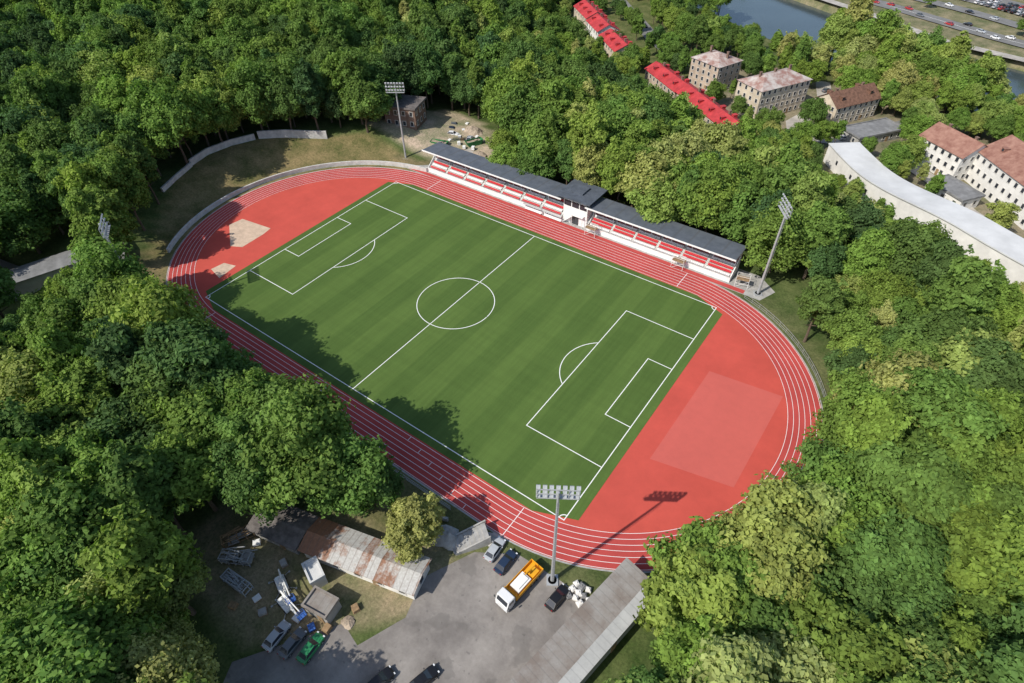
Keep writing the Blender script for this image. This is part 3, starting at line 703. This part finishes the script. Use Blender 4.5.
# ------------------------------------------------------------ yellow truck
t=thing("truck","yellow and white flatbed truck parked beside the floodlight mast","truck",loc=(51.4,-46.5,.02),rz=-hp-.12)
m=MB(); m.box((0,0,.75),(8.2,.9,.25)); m.box((2.0,1.0,.7),(1.4,.5,.6)); m.box((1.6,-1.0,.7),(1.0,.5,.6)); obj("chassis",m.mesh("chassis",['darksteel']),t)
m=MB(); sec=[]
for sx,z1,w in ((2.35,2.75,1.2),(2.5,2.95,1.22),(3.7,2.95,1.22),(4.05,1.9,1.2),(4.2,1.5,1.2),(4.25,.55,1.15)):
    sec.append([(sx,-w,.55 if sx<4.2 else .5),(sx,w,.55 if sx<4.2 else .5),(sx,w,z1-.1),(sx,w-.12,z1),(sx,-w+.12,z1),(sx,-w,z1-.1)])
loft(m,sec); cab=obj("cab",m.mesh("cab",[CP['white']]),t)
m=MB(); m.add([(3.78,-1.0,2.75),(3.78,1.0,2.75),(4.1,1.02,1.95),(4.1,-1.02,1.95)],[(0,1,2,3)]); obj("windshield",m.mesh("windshield",['glass']),t)
for s in (-1,1):
    m=MB(); m.box((3.2,s*1.225,2.2),(.9,.03,.7)); obj("side_window",m.mesh("side_window",['glass']),t)
    m=MB(); m.box((4.24,s*.85,.85),(.1,.35,.2)); obj("headlight",m.mesh("headlight",['hl']),t)
    m=MB(); m.box((4.05,s*1.45,2.1),(.12,.2,.5)); obj("mirror",m.mesh("mirror",['darksteel']),t)
m=MB(); m.box((-1.0,0,1.05),(6.2,2.45,.18)); 
for s in (-1,1): m.box((-1.0,s*1.2,1.5),(6.2,.07,.75))
m.box((-4.07,0,1.5),(.07,2.33,.75)); m.box((2.07,0,1.75),(.07,2.47,1.3)); obj("cargo_bed",m.mesh("cargo_bed",['yellow']),t)
m=MB(); m.box((-.2,0,1.55),(2.8,1.8,.8)); m.box((-.2,0,2.05),(2.2,1.2,.25)); obj("cargo",m.mesh("cargo",['white']),t)
m=MB(); m.box((-2.7,.2,1.5),(1.5,1.5,.7)); m.cyl((-2.7,0,1.8),(-1.2,0,2.9),.14,.1); m.cyl((-1.2,0,2.9),(-3.4,.1,2.7),.11,.08); obj("loading_crane",m.mesh("loading_crane",['yellow']),t)
tw=MB(); tw.cyl((0,-.15,0),(0,.15,0),.48,n=18); twm=tw.mesh("tyre",['tyre']); tr_=MB(); tr_.cyl((0,-.16,0),(0,.16,0),.26,n=12); trm=tr_.mesh("rim",['rim'])
for wx in (3.1,-1.6,-2.9):
    for s in (-1,1): w=obj("wheel",twm,t,loc=(wx,s*1.05,.48)); obj("rim",trm,w)
def boom_lift(x,y,rz,label):
    r=thing("boom_lift",label,"lift",loc=(x,y,0),rz=rz)
    m=MB(); m.box((0,0,.6),(2.6,1.5,.4)); m.box((-.5,0,1.0),(1.3,1.1,.5)); obj("chassis",m.mesh("chassis",['white']),r)
    m=MB(); m.cyl((-1,0,1.2),(3.2,.1,1.7),.18,.15,6); m.cyl((3.2,.1,1.7),(-1.6,.5,2.2),.14,.12,6); m.cyl((-1.6,.5,2.2),(3.6,.6,2.5),.1,.1,6); obj("boom",m.mesh("boom",['white']),r)
    m=MB(); m.box((4.1,.5,2.0),(.8,1.3,.08))
    for a in (3.72,4.48):
        for b in (-.1,1.1): m.beam((a,b,2.0),(a,b,3.0),.03)
    for z in (2.5,3.0):
        m.beam((3.72,-.1,z),(4.48,-.1,z),.03);m.beam((3.72,1.1,z),(4.48,1.1,z),.03);m.beam((3.72,-.1,z),(3.72,1.1,z),.03);m.beam((4.48,-.1,z),(4.48,1.1,z),.03)
    obj("basket",m.mesh("basket",['blue']),r)
    for wx in (-.9,.9):
        for s in (-1,1): w=obj("wheel",WHm,r,loc=(wx,s*.8,.33)); obj("rim",RIMm,w)
    m=MB()
    for a,b in ((1.6,1.6),(1.6,-1.6),(-1.6,1.6),(-1.6,-1.6)): m.beam((a*.6,b*.3,.6),(a,b,.1),.06); m.box((a,b,.05),(.3,.3,.06))
    obj("outrigger",m.mesh("outrigger",['steel']),r)
boom_lift(21.0,-67.6,-.35,"white boom lift folded up on the grass")
boom_lift(24.0,-69.2,-.1,"white boom lift folded up beside small cabin")
def rack(x,y,rz,label,seed,mk='steel'):
    r=thing("steel_frame_stack",label,"scrap metal",loc=(x,y,0),rz=rz); m=MB(); rr=random.Random(seed)
    for k in range(5):
        a0=-2.6+k*1.2; 
        for s in (-.8,.8): m.box((a0,s,.9),(.14,.14,1.8))
        m.box((a0,0,1.75),(.14,1.6,.14)); m.box((a0,0,.5),(.14,1.6,.14))
    for s in (-.8,.8):
        for z in (.5,1.75): m.box((-.2,s,z),(5,.12,.12))
    for k in range(10):
        a=(rr.uniform(-2.5,1.0),rr.uniform(-.9,.9),rr.uniform(1.8,2.2)); an=rr.uniform(-.25,.25); l=rr.uniform(1.5,3)
        m.beam(a,(a[0]+l*math.cos(an),a[1]+l*math.sin(an),a[2]+rr.uniform(-.1,.2)),.09)
    obj("frames",m.mesh("frames",[mk]),r)
    m=MB()
    for k in range(6): m.box((rr.uniform(-2,2),rr.uniform(-.5,.5),.65+.17*k),(1.7,1.1,.14),rr.uniform(-.3,.3))
    obj("panels",m.mesh("panels",['greywall']),r)
rack(12,-69.0,.5,"stack of grey steel frames and panels on grass",5); rack(9,-66.5,1.1,"heap of rusty steel frames beside the shed",8,'wood'); rack(15.5,-71.5,.1,"stack of steel frames on bare ground",12)
def pile(name,x,y,z,R_,hh,mk,label,seed,cat,group=None):
    rr=random.Random(seed); n=14; m=MB(); vs=[];fs=[]
    for k,(f,q) in enumerate(((1,0),(.8,.4),(.5,.78),(.2,1))):
        for i in range(n):
            a=2*math.pi*i/n; r_=R_*f*(1+rr.uniform(-.18,.18)); vs.append((r_*math.cos(a),r_*math.sin(a)*.8,hh*q*(1+rr.uniform(-.12,.12))-.05*(k==0)))
    for k in range(3):
        for i in range(n): fs.append((k*n+i,k*n+(i+1)%n,(k+1)*n+(i+1)%n,(k+1)*n+i))
    fs.append(tuple(range(3*n,4*n))); m.add(vs,fs)
    o=thing(name,label,cat,loc=(x,y,z),me=m.mesh(name,[mk],False))
    if group: o["group"]=group
pile("sand_pile",-48,57,.1,3.2,1.5,'sand',"heap of sand in the construction yard",1,"sand pile")
pile("soil_pile",-52,72,.0,4.0,2.0,'soil',"heap of excavated soil in the construction yard",2,"soil pile")
pile("soil_pile",-40,60,.0,3,1.3,'soil',"heap of excavated soil beside the grandstand",3,"soil pile")
pile("soil_pile",33.5,-65.5,.0,1.2,.5,'soil',"heap of soil beside the small cabin",4,"soil pile")
def skip(x,y,rz,mk,lab,z=.12):
    r=thing("skip_container",lab,"skip",loc=(x,y,z),rz=rz); m=MB()
    m.add([(-2.2,-1,.1),(2.2,-1,.1),(2.2,1,.1),(-2.2,1,.1),(-2.9,-1.1,1.6),(2.9,-1.1,1.6),(2.9,1.1,1.6),(-2.9,1.1,1.6)],[(0,3,2,1),(0,1,5,4),(1,2,6,5),(2,3,7,6),(3,0,4,7)])
    obj("shell",m.mesh("shell",[mk]),r)
    m=MB()
    for a,b,c,d_ in ((0,-1.1,5.8,.12),(0,1.1,5.8,.12)): m.box((a,b,1.62),(c,d_,.1))
    for a in (-2.9,2.9): m.box((a,0,1.62),(.12,2.1,.1))
    obj("rim",m.mesh("rim",[mk]),r)
    m=MB(); m.box((0,0,1.2),(4.6,1.8,.1)); m.box((.6,.1,1.4),(1.4,.8,.3),.4); obj("rubble",m.mesh("rubble",['soil']),r)
skip(-55,58,.3,'green',"green skip full of rubble in the construction yard"); skip(-46,65,1.1,'green',"green skip in the construction yard")
def pallet(x,y,rz,mk,n,lab,z=.12):
    r=thing("pallet_stack",lab,"pallet",loc=(x,y,z),rz=rz,group="stacked materials in the yard"); m=MB()
    for k in range(5): m.box((0,-.5+k*.25,.14),(1.3,.12,.03))
    for k in (-.55,0,.55): m.box((k,0,.06),(.1,1.1,.1))
    obj("pallet",m.mesh("pallet",['wood']),r)
    m=MB()
    for k in range(n): m.box((random.uniform(-.03,.03),random.uniform(-.03,.03),.3+k*.26),(1.15,.95,.24))
    obj("load",m.mesh("load",[mk]),r)
for (x_,y_,mk,n_) in ((-44,53,'white',3),(-46.5,54,'white',4),(-50,53.5,'wood',3),(-53,54,'concrete',4),(-41,55,'white',2),(-58,62,'concrete',3),(-50,62,'white',4),(-62,55,'wood',4),(-64,53,'white',3),(-60,64.5,'redseat',3),(-43.5,58,'whiteseat',3),(-57,75,'white',3),(-63,74,'wood',3),(-53,66,'whiteseat',3),(-64,61,'blue',2),(-48,69,'white',3),(-61,58.5,'whiteseat',4),(-54,62,'white',3),(-51,65,'wood',3),(-44,62,'white',4),(-55,70.5,'whiteseat',3),(-47,61,'white',3),(-59,53,'white',3)):
    pallet(x_,y_,random.uniform(0,3),mk,n_,"pallet stacked with building materials in the yard")
for (x_,y_,mk,n_) in ((27,-69.6,'white',2),(29.8,-69.2,'blue',2),(31.8,-68.0,'wood',3),(18.5,-65.2,'concrete',3),(19.5,-71.2,'white',1),(33,-63.5,'wood',2),(17.5,-74,'wood',2),(12,-65.5,'white',2),(22,-72,'concrete',2)):
    pallet(x_,y_,random.uniform(0,3),mk,n_,"pallet with odd materials on the rough ground",0.02)
rr=random.Random(9)
for k in range(11):
    m=MB(); w=rr.uniform(.8,1.2); 
    m.box((0,0,.25),(w,w*.9,.5),taper=1.08); m.box((0,0,.65),(w*1.06,w*.95,.32),taper=.6); m.cyl((0,0,.8),(.05,0,1.0),.16,.05,6)
    thing("bulk_bag","tied white bulk bag on the lot beside the track","bag",loc=(58.2+ (k%4)*1.0+rr.uniform(-.1,.1),-41.9+(k//4)*1.1+rr.uniform(-.2,.2)-1.2,.03),rz=rr.uniform(0,3),group="bulk bags heaped by the track",me=m.mesh("bulk_bag",['whitewall' if k%3 else 'greyroof']))
r=thing("concrete_ramp","broken grey concrete steps beside the asphalt lot","steps",loc=(40.3,-45.0,0),rz=-2.2)
m=MB(); pr=[(-3,0)]
for k in range(8): pr+=[(-3+k*.75,2.2-k*.27),(-2.25+k*.75,2.2-k*.27)]
pr+=[(3,0)]; n=len(pr); m.add([(a,-1.3,b) for a,b in pr]+[(a,1.3,b) for a,b in pr],[(i,(i+1)%n,n+(i+1)%n,n+i) for i in range(n)]+[tuple(range(n))[::-1],tuple(range(n,2*n))])
obj("steps",m.mesh("steps",['concrete']),r)
for s in (-1,1):
    m=MB(); m.add([(-3.2,s*1.5-.12,0),(2.8,s*1.5-.12,0),(2.8,s*1.5-.12,.5),(-3.2,s*1.5-.12,2.6),(-3.2,s*1.5+.12,0),(2.8,s*1.5+.12,0),(2.8,s*1.5+.12,.5),(-3.2,s*1.5+.12,2.6)],[(0,1,2,3),(5,4,7,6),(3,2,6,7),(1,5,6,2),(0,3,7,4)])
    obj("side_wall",m.mesh("side_wall",['concrete']),r)
pile("rubble_pile",36.8,-46.6,0,2.6,1.6,'concrete',"grey rubble heap beside the concrete steps",21,"rubble")
pile("rubble_pile",43.0,-42.6,0,1.6,.9,'concrete',"grey rubble heap beside the concrete steps",23,"rubble")
wall("retaining_wall",[(28.5,-46.5),(35,-44.2)],.4,.9,'concrete',"low grey concrete wall between grass and track",drape=False)

# ------------------------------------------------------------ trees
def crown_mesh(seed,R=5.,Ht=17.,cb=5.5,nl=70,leaf=165,ls=.335,conic=0.):
    g=np.random.default_rng(seed); cz=(Ht+cb)/2; hz=(Ht-cb)/2
    k=np.arange(nl)+.5; ph=np.arccos(1-1.75*k/nl); th=math.pi*(1+5**.5)*k+g.uniform(0,6)
    dirs=np.stack([np.cos(th)*np.sin(ph),np.sin(th)*np.sin(ph),np.cos(ph)],1)+g.normal(0,.22,(nl,3)); dirs/=np.linalg.norm(dirs,axis=1)[:,None]
    ph1,ph2,ph3=g.uniform(0,6,3)
    az=np.arctan2(dirs[:,1],dirs[:,0]); irr=1+.18*np.sin(2*az+ph1)+.15*np.sin(3*az+ph2)+.1*np.sin(4*dirs[:,2]+ph3)+g.normal(0,.13,nl)
    rad=.78*irr[:,None]*np.array([R,R,hz]); c=dirs*rad+np.array([0,0,cz])
    shrink=1-conic*np.clip((c[:,2]-cb)/(Ht-cb),0,1); c[:,:2]*=shrink[:,None]
    ni=nl//4; ci=g.normal(0,.33,(ni,3))*np.array([R,R,hz])+np.array([0,0,cz]); 
    c=np.concatenate([c,ci]); N=len(c)
    lr=g.uniform(.35,1.3,N)*1.35*(R/5.)**.7; lt=g.uniform(0,1,N)
    w=lr**2; cnt=np.maximum(25,(leaf*w/w.mean())).astype(int); idx=np.repeat(np.arange(N),cnt); n=len(idx)
    u=g.normal(0,1,(n,3)); out=(c-np.array([0,0,cz-1.5])); out/=np.linalg.norm(out,axis=1)[:,None]+1e-6
    u=u/np.linalg.norm(u,axis=1)[:,None]+.45*out[idx]+np.array([0,0,.2]); u/=np.linalg.norm(u,axis=1)[:,None]
    rj=g.uniform(.35,1.35,n)**.7
    p=c[idx]+u*(lr[idx]*rj)[:,None]*np.array([1.15,1.15,.8])
    p+=.4*np.sin(p[:,[1,2,0]]*2.1+ph1)+.2*np.sin(p[:,[2,0,1]]*5.3+ph2)
    nr=u+np.array([0,0,.35])+g.normal(0,.5,(n,3)); nr/=np.linalg.norm(nr,axis=1)[:,None]
    a=np.cross(nr,g.normal(0,1,(n,3))); a/=np.linalg.norm(a,axis=1)[:,None]; b=np.cross(nr,a)
    s=(ls*g.uniform(.45,1.3,n))[:,None]
    V=np.stack([p-a*s,p-b*s*.62,p+a*s,p+b*s*.62],1).reshape(-1,3)
    me=bpy.data.meshes.new("crown"); me.vertices.add(4*n); me.vertices.foreach_set("co",V.ravel())
    me.loops.add(4*n); me.loops.foreach_set("vertex_index",np.arange(4*n,dtype=np.int32))
    me.polygons.add(n); me.polygons.foreach_set("loop_start",np.arange(0,4*n,4,dtype=np.int32)); me.update(calc_edges=True)
    tint=np.clip(lt[idx]*.45+g.uniform(0,.55,n),0,1)
    at=me.attributes.new("tint",'FLOAT','FACE'); at.data.foreach_set("value",tint.astype(np.float32)); me.materials.append(M['leaf'])
    return me
def trunk_mesh(seed,R,Ht,cb):
    g=random.Random(seed); m=MB(); top=cb+(Ht-cb)*.6
    pts=[Vector((0,0,-.8)),Vector((g.uniform(-.15,.15),g.uniform(-.15,.15),cb*.6)),Vector((g.uniform(-.4,.4),g.uniform(-.4,.4),cb+1)),Vector((g.uniform(-.6,.6),g.uniform(-.6,.6),top))]
    rs=[.38,.28,.22,.08]
    for a,b,ra,rb in zip(pts[:-1],pts[1:],rs[:-1],rs[1:]): m.cyl(a,b,ra,rb,8,cap=False)
    for k in range(7):
        t=g.uniform(0,1); st=pts[2].lerp(pts[3],t*.7) if k>2 else pts[1].lerp(pts[2],.5+.5*t); an=k*2.4+g.uniform(-.4,.4); l=R*g.uniform(.5,.75)
        m.cyl(st,st+Vector((l*math.cos(an),l*math.sin(an),l*g.uniform(.3,.8))),.12,.03,6,cap=False)
    return m.mesh("trunk",['bark'])
SP=[dict(R=5.4,Ht=17,cb=5.),dict(R=4.4,Ht=18.5,cb=5.5),dict(R=6.2,Ht=16.5,cb=4.5),dict(R=3.9,Ht=21.5,cb=5.,conic=.5),dict(R=5.2,Ht=18,cb=5.5),dict(R=5.8,Ht=15,cb=4.),dict(R=3.4,Ht=19.5,cb=4.5,conic=.55),dict(R=6.8,Ht=18.5,cb=5.)]
VAR=[(crown_mesh(100+i,nl=70+4*i,**s),trunk_mesh(100+i,s['R'],s['Ht'],s['cb'])) for i,s in enumerate(SP)]
BPOS=[(-96,226,15),(-80,212,13),(-64,197,15),(-33,174,9),(-22,165,11),(-12,158,9),(-2,150,10),(8,143,10),(17,137,9),(-11,186,13),(17,175,17),(23,186,12),(11,164,12),(43.5,184,14),(57,170,12),(83,160,13),(105,152,18),(88,139,9),(115,188,12)]
ROADS=[([(-80,410),(6,355),(50,334),(95,314),(170,288)],9),([(-40,415),(30,372),(92,342),(160,316)],8),([(40,398),(110,362),(160,340)],15),([(-118,290),(-86,255),(-55,222),(-30,205),(-12,200)],6),
 ([(28,214),(36,190),(30,168),(34,158),(48,160),(62,190)],4),([(62,190),(75,182),(92,178),(108,178)],4),([(72,156),(82,148),(94,134),(118,116)],4),([(-120,-60),(-96,-55),(-82,-44)],4),([(-120,428),(-60,376),(-20,347),(20,324),(60,302),(100,290),(170,274)],5)]
UT=[(-98,-70),(-72,-63),(-66,-46),(-80,-37),(-93,-39)]
UT2=[(-74,-74),(-46,-72),(-50,-56),(-68,-45)]
REDL=[(-36,174),(22,132)]
def ok(x,y):
    d=float(dov(x,y))
    if y>0 and abs(x)<57 and y<52.5: return 0
    if d<(1.8 if x>42 else 4.2): return 0
    if x<30 and y<0 and d<7.6: return 0
    if pip(x,y,BANK) or pip(x,y,YARD) or pip(x,y,LOTX) or pip(x,y,UT): return 0
    if math.hypot(x+66,y-53)<11: return 0
    if 50<x<69 and 22<y<50: return 0          # open ground round the mast
    if -36<x<-18 and 50<y<68: return .6
    if pip(x,y,UT2): return .66
    if x>23 and x<42 and y<-38 and y>-51: return 0
    for P,w in ROADS:
        if dpoly(x,y,P)<w: return 0
    dr=float(dpoly(np.array(x),np.array(y),RIV))
    if dr<31: return 0
    if -42<x<22 and y>232 and dr<66: return 0
    t=y+.35*x
    drl=float(dpoly(np.array(x),np.array(y),REDL))
    if drl<8: return 0
    dc=float(dpoly(np.array(x),np.array(y),CWP))
    if t>128 and x>-75:
        if y>300: 
            return .5 if random.random()<.10 else 0
        if dc<8: return 0
        side=y<float(np.polyval(cf,x)) if x>48 else False
        if side and dc<26: return .38
        for bx,by,br in BPOS:
            if math.hypot(x-bx,y-by)<br: return 0
            l=math.hypot(CAM[0]-bx,CAM[1]-by); qx,qy=bx+(CAM[0]-bx)/l*13,by+(CAM[1]-by)/l*13
            if math.hypot(x-qx,y-qy)<br*.75: return .46 if random.random()<.75 else 0
        if dr<52 and x<-38: return 1.05
        if dr<50 and x>20: return 1.15 if x<88 else .5
        if y>212 and x>20: return .85
        if y>205: return .7 if random.random()<.85 else 0
        return .62 if random.random()<.85 else 0
    if drl<34: return .40+.010*drl
    if x>48 and dc<50:
        if dc<8: return 0
        return .32+.0125*dc
    if t>128 and x<=-75 and y>160:
        for bx,by,br in BPOS:
            if math.hypot(x-bx,y-by)<br+3: return 0
        if x>-118 and y>190 and y<280: 
            return .5 if random.random()<.7 else 0
        return .85
    f=1.
    if d<12: f=.88
    if x<25 and y<0 and d<18: f=1.02
    if x<-35 and y<-35 and d<30: f=1.0
    if x>58 and y<12: f=1.05
    if 55<x<85 and 12<y<48: f=.8
    if t>108: f=.68 if -50<x<35 else .8
    return f
pts=[]
sp=7.3
for j,yy in enumerate(np.arange(-130,430,sp*.87)):
    for xx in np.arange(-380,170,sp):
        x=xx+(sp/2 if j%2 else 0)+rng.uniform(-2.3,2.3); y=yy+rng.uniform(-2.3,2.3)
        g=h1(x,y); dd=in_view(x,y,g+9)
        if dd is None: continue
        if dd<26: continue
        f=ok(x,y)
        if not f: continue
        base=.34+.28*float(sm(-60,60,x+.25*y))
        nz=.18*math.sin(x*.045+2*math.sin(y*.03))+.10*math.sin(y*.11+x*.07)
        tn=base+nz*.6+rng.normal(0,.2)
        if y<-68 and x<30: tn+=.2
        if rng.random()<.07: tn+=.25
        sc=f*rng.uniform(.7,1.25)
        pts.append([x,y,g-.1,sc,sc*rng.uniform(.88,1.16)*(1.06 if sc<f else .95),rng.uniform(0,6.28),float(np.clip(tn,0,1)),int(rng.integers(0,8)),dd])
hand=[(34.0,-50.4,.74,.97,5),(20.5,-50.6,1.0,.4,2),(13,-52.6,1.0,.55,7),(7.5,-50.6,1.1,.35,4),(76.8,-31.5,.9,.62,0),(76.9,-41,.9,.66,4),(76.8,-50,.95,.55,1),(83,-21,1.05,.66,7),(-2,-51,1.08,.5,0),(-12,-51,1.05,.3,5),(-24,-51,1.05,.55,7),(-34,-50.5,1.15,.35,2),(-42,-50,1.1,.5,4),(12,-79,.8,.9,5),(20,-84,.7,.9,2),(-50,-51.5,.95,.3,7),(3.5,-57,1.,.4,1)]
rh=random.Random(3)
for k,adeg in enumerate(np.arange(-17,30,7.5)):
    rr_=45.6+rh.uniform(-.6,1.2); a=math.radians(adeg+rh.uniform(-2,2)); hand.append((CXR+rr_*math.cos(a),rr_*math.sin(a),rh.uniform(.6,.82),rh.uniform(.4,.75),rh.choice((0,1,2,4,5))))
for (x,y,s,tn,v) in hand:
    pts.append([x,y,h1(x,y)-.1,s,s*.97,random.uniform(0,6),tn,v,in_view(x,y,9,400) or 80])
for p in pts: p.append(0 if in_view(p[0],p[1],p[2]+10*p[4],15) else 1)
pts.sort(key=lambda p:p[9]*1000+p[8])
near=pts[:300]; far=pts[300:]
print("trees",len(pts),"in frame",sum(1 for p in pts if p[9]==0),"near limit",near[-1][8])
for (x,y,z,s,sz,rz,tn,v,dd,_) in near:
    cm,tm=VAR[v]
    sizew="tall" if sz>1.02 else ("small" if sz<.68 else "medium")
    tonew="dark green" if tn<.36 else ("mid green" if tn<.6 else ("bright green" if tn<.82 else "yellowish green"))
    where="in the dense woodland by the stadium" if dov(x,y)>12 else "at the edge of the track"
    if abs(x-34.0)<.1: where="standing alone behind the rusty shed"
    r=obj("broadleaf_tree",None,None,(x,y,z),rz,label=f"{sizew} {tonew} broadleaf tree {where}",category="tree",group="woodland trees around the stadium"); r.scale=(s,s,sz)
    r.empty_display_size=.5
    c=obj("crown",cm,r); c["tone"]=tn
    obj("trunk",tm,r)
fm=bpy.data.meshes.new("woodland"); fm.from_pydata([p[:3] for p in far],[],[])
for nm,k in (("sxy",3),("sz",4),("rz",5),("tone",6)):
    a=fm.attributes.new(nm,'FLOAT','POINT'); a.data.foreach_set("value",[p[k] for p in far])
a=fm.attributes.new("vidx",'INT','POINT'); a.data.foreach_set("value",[p[7] for p in far])
wo=obj("woodland",fm,kind="stuff")
ng=bpy.data.node_groups.new("woodland","GeometryNodeTree")
ng.interface.new_socket("Geometry",in_out='INPUT',socket_type='NodeSocketGeometry'); ng.interface.new_socket("Geometry",in_out='OUTPUT',socket_type='NodeSocketGeometry')
N=ng.nodes; Lk=ng.links; gi=N.new("NodeGroupInput"); go=N.new("NodeGroupOutput")
iop=N.new("GeometryNodeInstanceOnPoints"); jn=N.new("GeometryNodeJoinGeometry")
cols={c.data:c for c in bpy.data.objects if c.type=='MESH' and c.name.startswith(("crown","trunk"))}
for cm,tm in VAR:
    j2=N.new("GeometryNodeJoinGeometry")
    for q in (cm,tm):
        oi=N.new("GeometryNodeObjectInfo"); oi.transform_space='ORIGINAL'; oi.inputs["Object"].default_value=cols[q]; Lk.new(oi.outputs["Geometry"],j2.inputs[0])
    g2=N.new("GeometryNodeGeometryToInstance"); Lk.new(j2.outputs[0],g2.inputs[0]); Lk.new(g2.outputs[0],jn.inputs[0])
def na(nm,t='FLOAT'):
    n=N.new("GeometryNodeInputNamedAttribute"); n.data_type=t; n.inputs["Name"].default_value=nm; return n.outputs["Attribute"]
Lk.new(gi.outputs[0],iop.inputs["Points"]); Lk.new(jn.outputs[0],iop.inputs["Instance"]); iop.inputs["Pick Instance"].default_value=True
Lk.new(na("vidx",'INT'),iop.inputs["Instance Index"])
cx=N.new("ShaderNodeCombineXYZ"); s_=na("sxy"); Lk.new(s_,cx.inputs[0]);Lk.new(s_,cx.inputs[1]);Lk.new(na("sz"),cx.inputs[2]); Lk.new(cx.outputs[0],iop.inputs["Scale"])
cr=N.new("ShaderNodeCombineXYZ"); Lk.new(na("rz"),cr.inputs[2]); e2r=N.new("FunctionNodeEulerToRotation"); Lk.new(cr.outputs[0],e2r.inputs[0]); Lk.new(e2r.outputs[0],iop.inputs["Rotation"])
Lk.new(iop.outputs[0],go.inputs[0])
md=wo.modifiers.new("woodland","NODES"); md.node_group=ng

# ------------------------------------------------------------ light, sky, camera
sd=Vector((-.33,-.94,1.0)).normalized(); el=math.asin(sd.z)
w=bpy.data.worlds.new("World"); S.world=w; w.use_nodes=True; nt=w.node_tree; bg=nt.nodes["Background"]
sk=nt.nodes.new("ShaderNodeTexSky"); sk.sky_type='NISHITA'; sk.sun_disc=False; sk.sun_elevation=el; sk.sun_rotation=math.atan2(sd.x,sd.y)
nt.links.new(sk.outputs[0],bg.inputs[0]); bg.inputs[1].default_value=.15
l=bpy.data.lights.new("sun","SUN"); l.energy=4.5; l.angle=math.radians(.53); l.color=(1,.95,.86)
lo=bpy.data.objects.new("sun",l); COL.objects.link(lo); lo.rotation_euler=(-sd).to_track_quat('-Z','Y').to_euler()
cam=bpy.data.cameras.new("camera"); cam.sensor_width=36; cam.lens=FPX/1024*36; cam.clip_end=4000; cam.clip_start=.5
co=bpy.data.objects.new("camera",cam); COL.objects.link(co); co.location=CAM.tolist(); co.rotation_euler=CR; S.camera=co
S.view_settings.view_transform='Standard'; S.view_settings.look='None'; S.view_settings.exposure=0
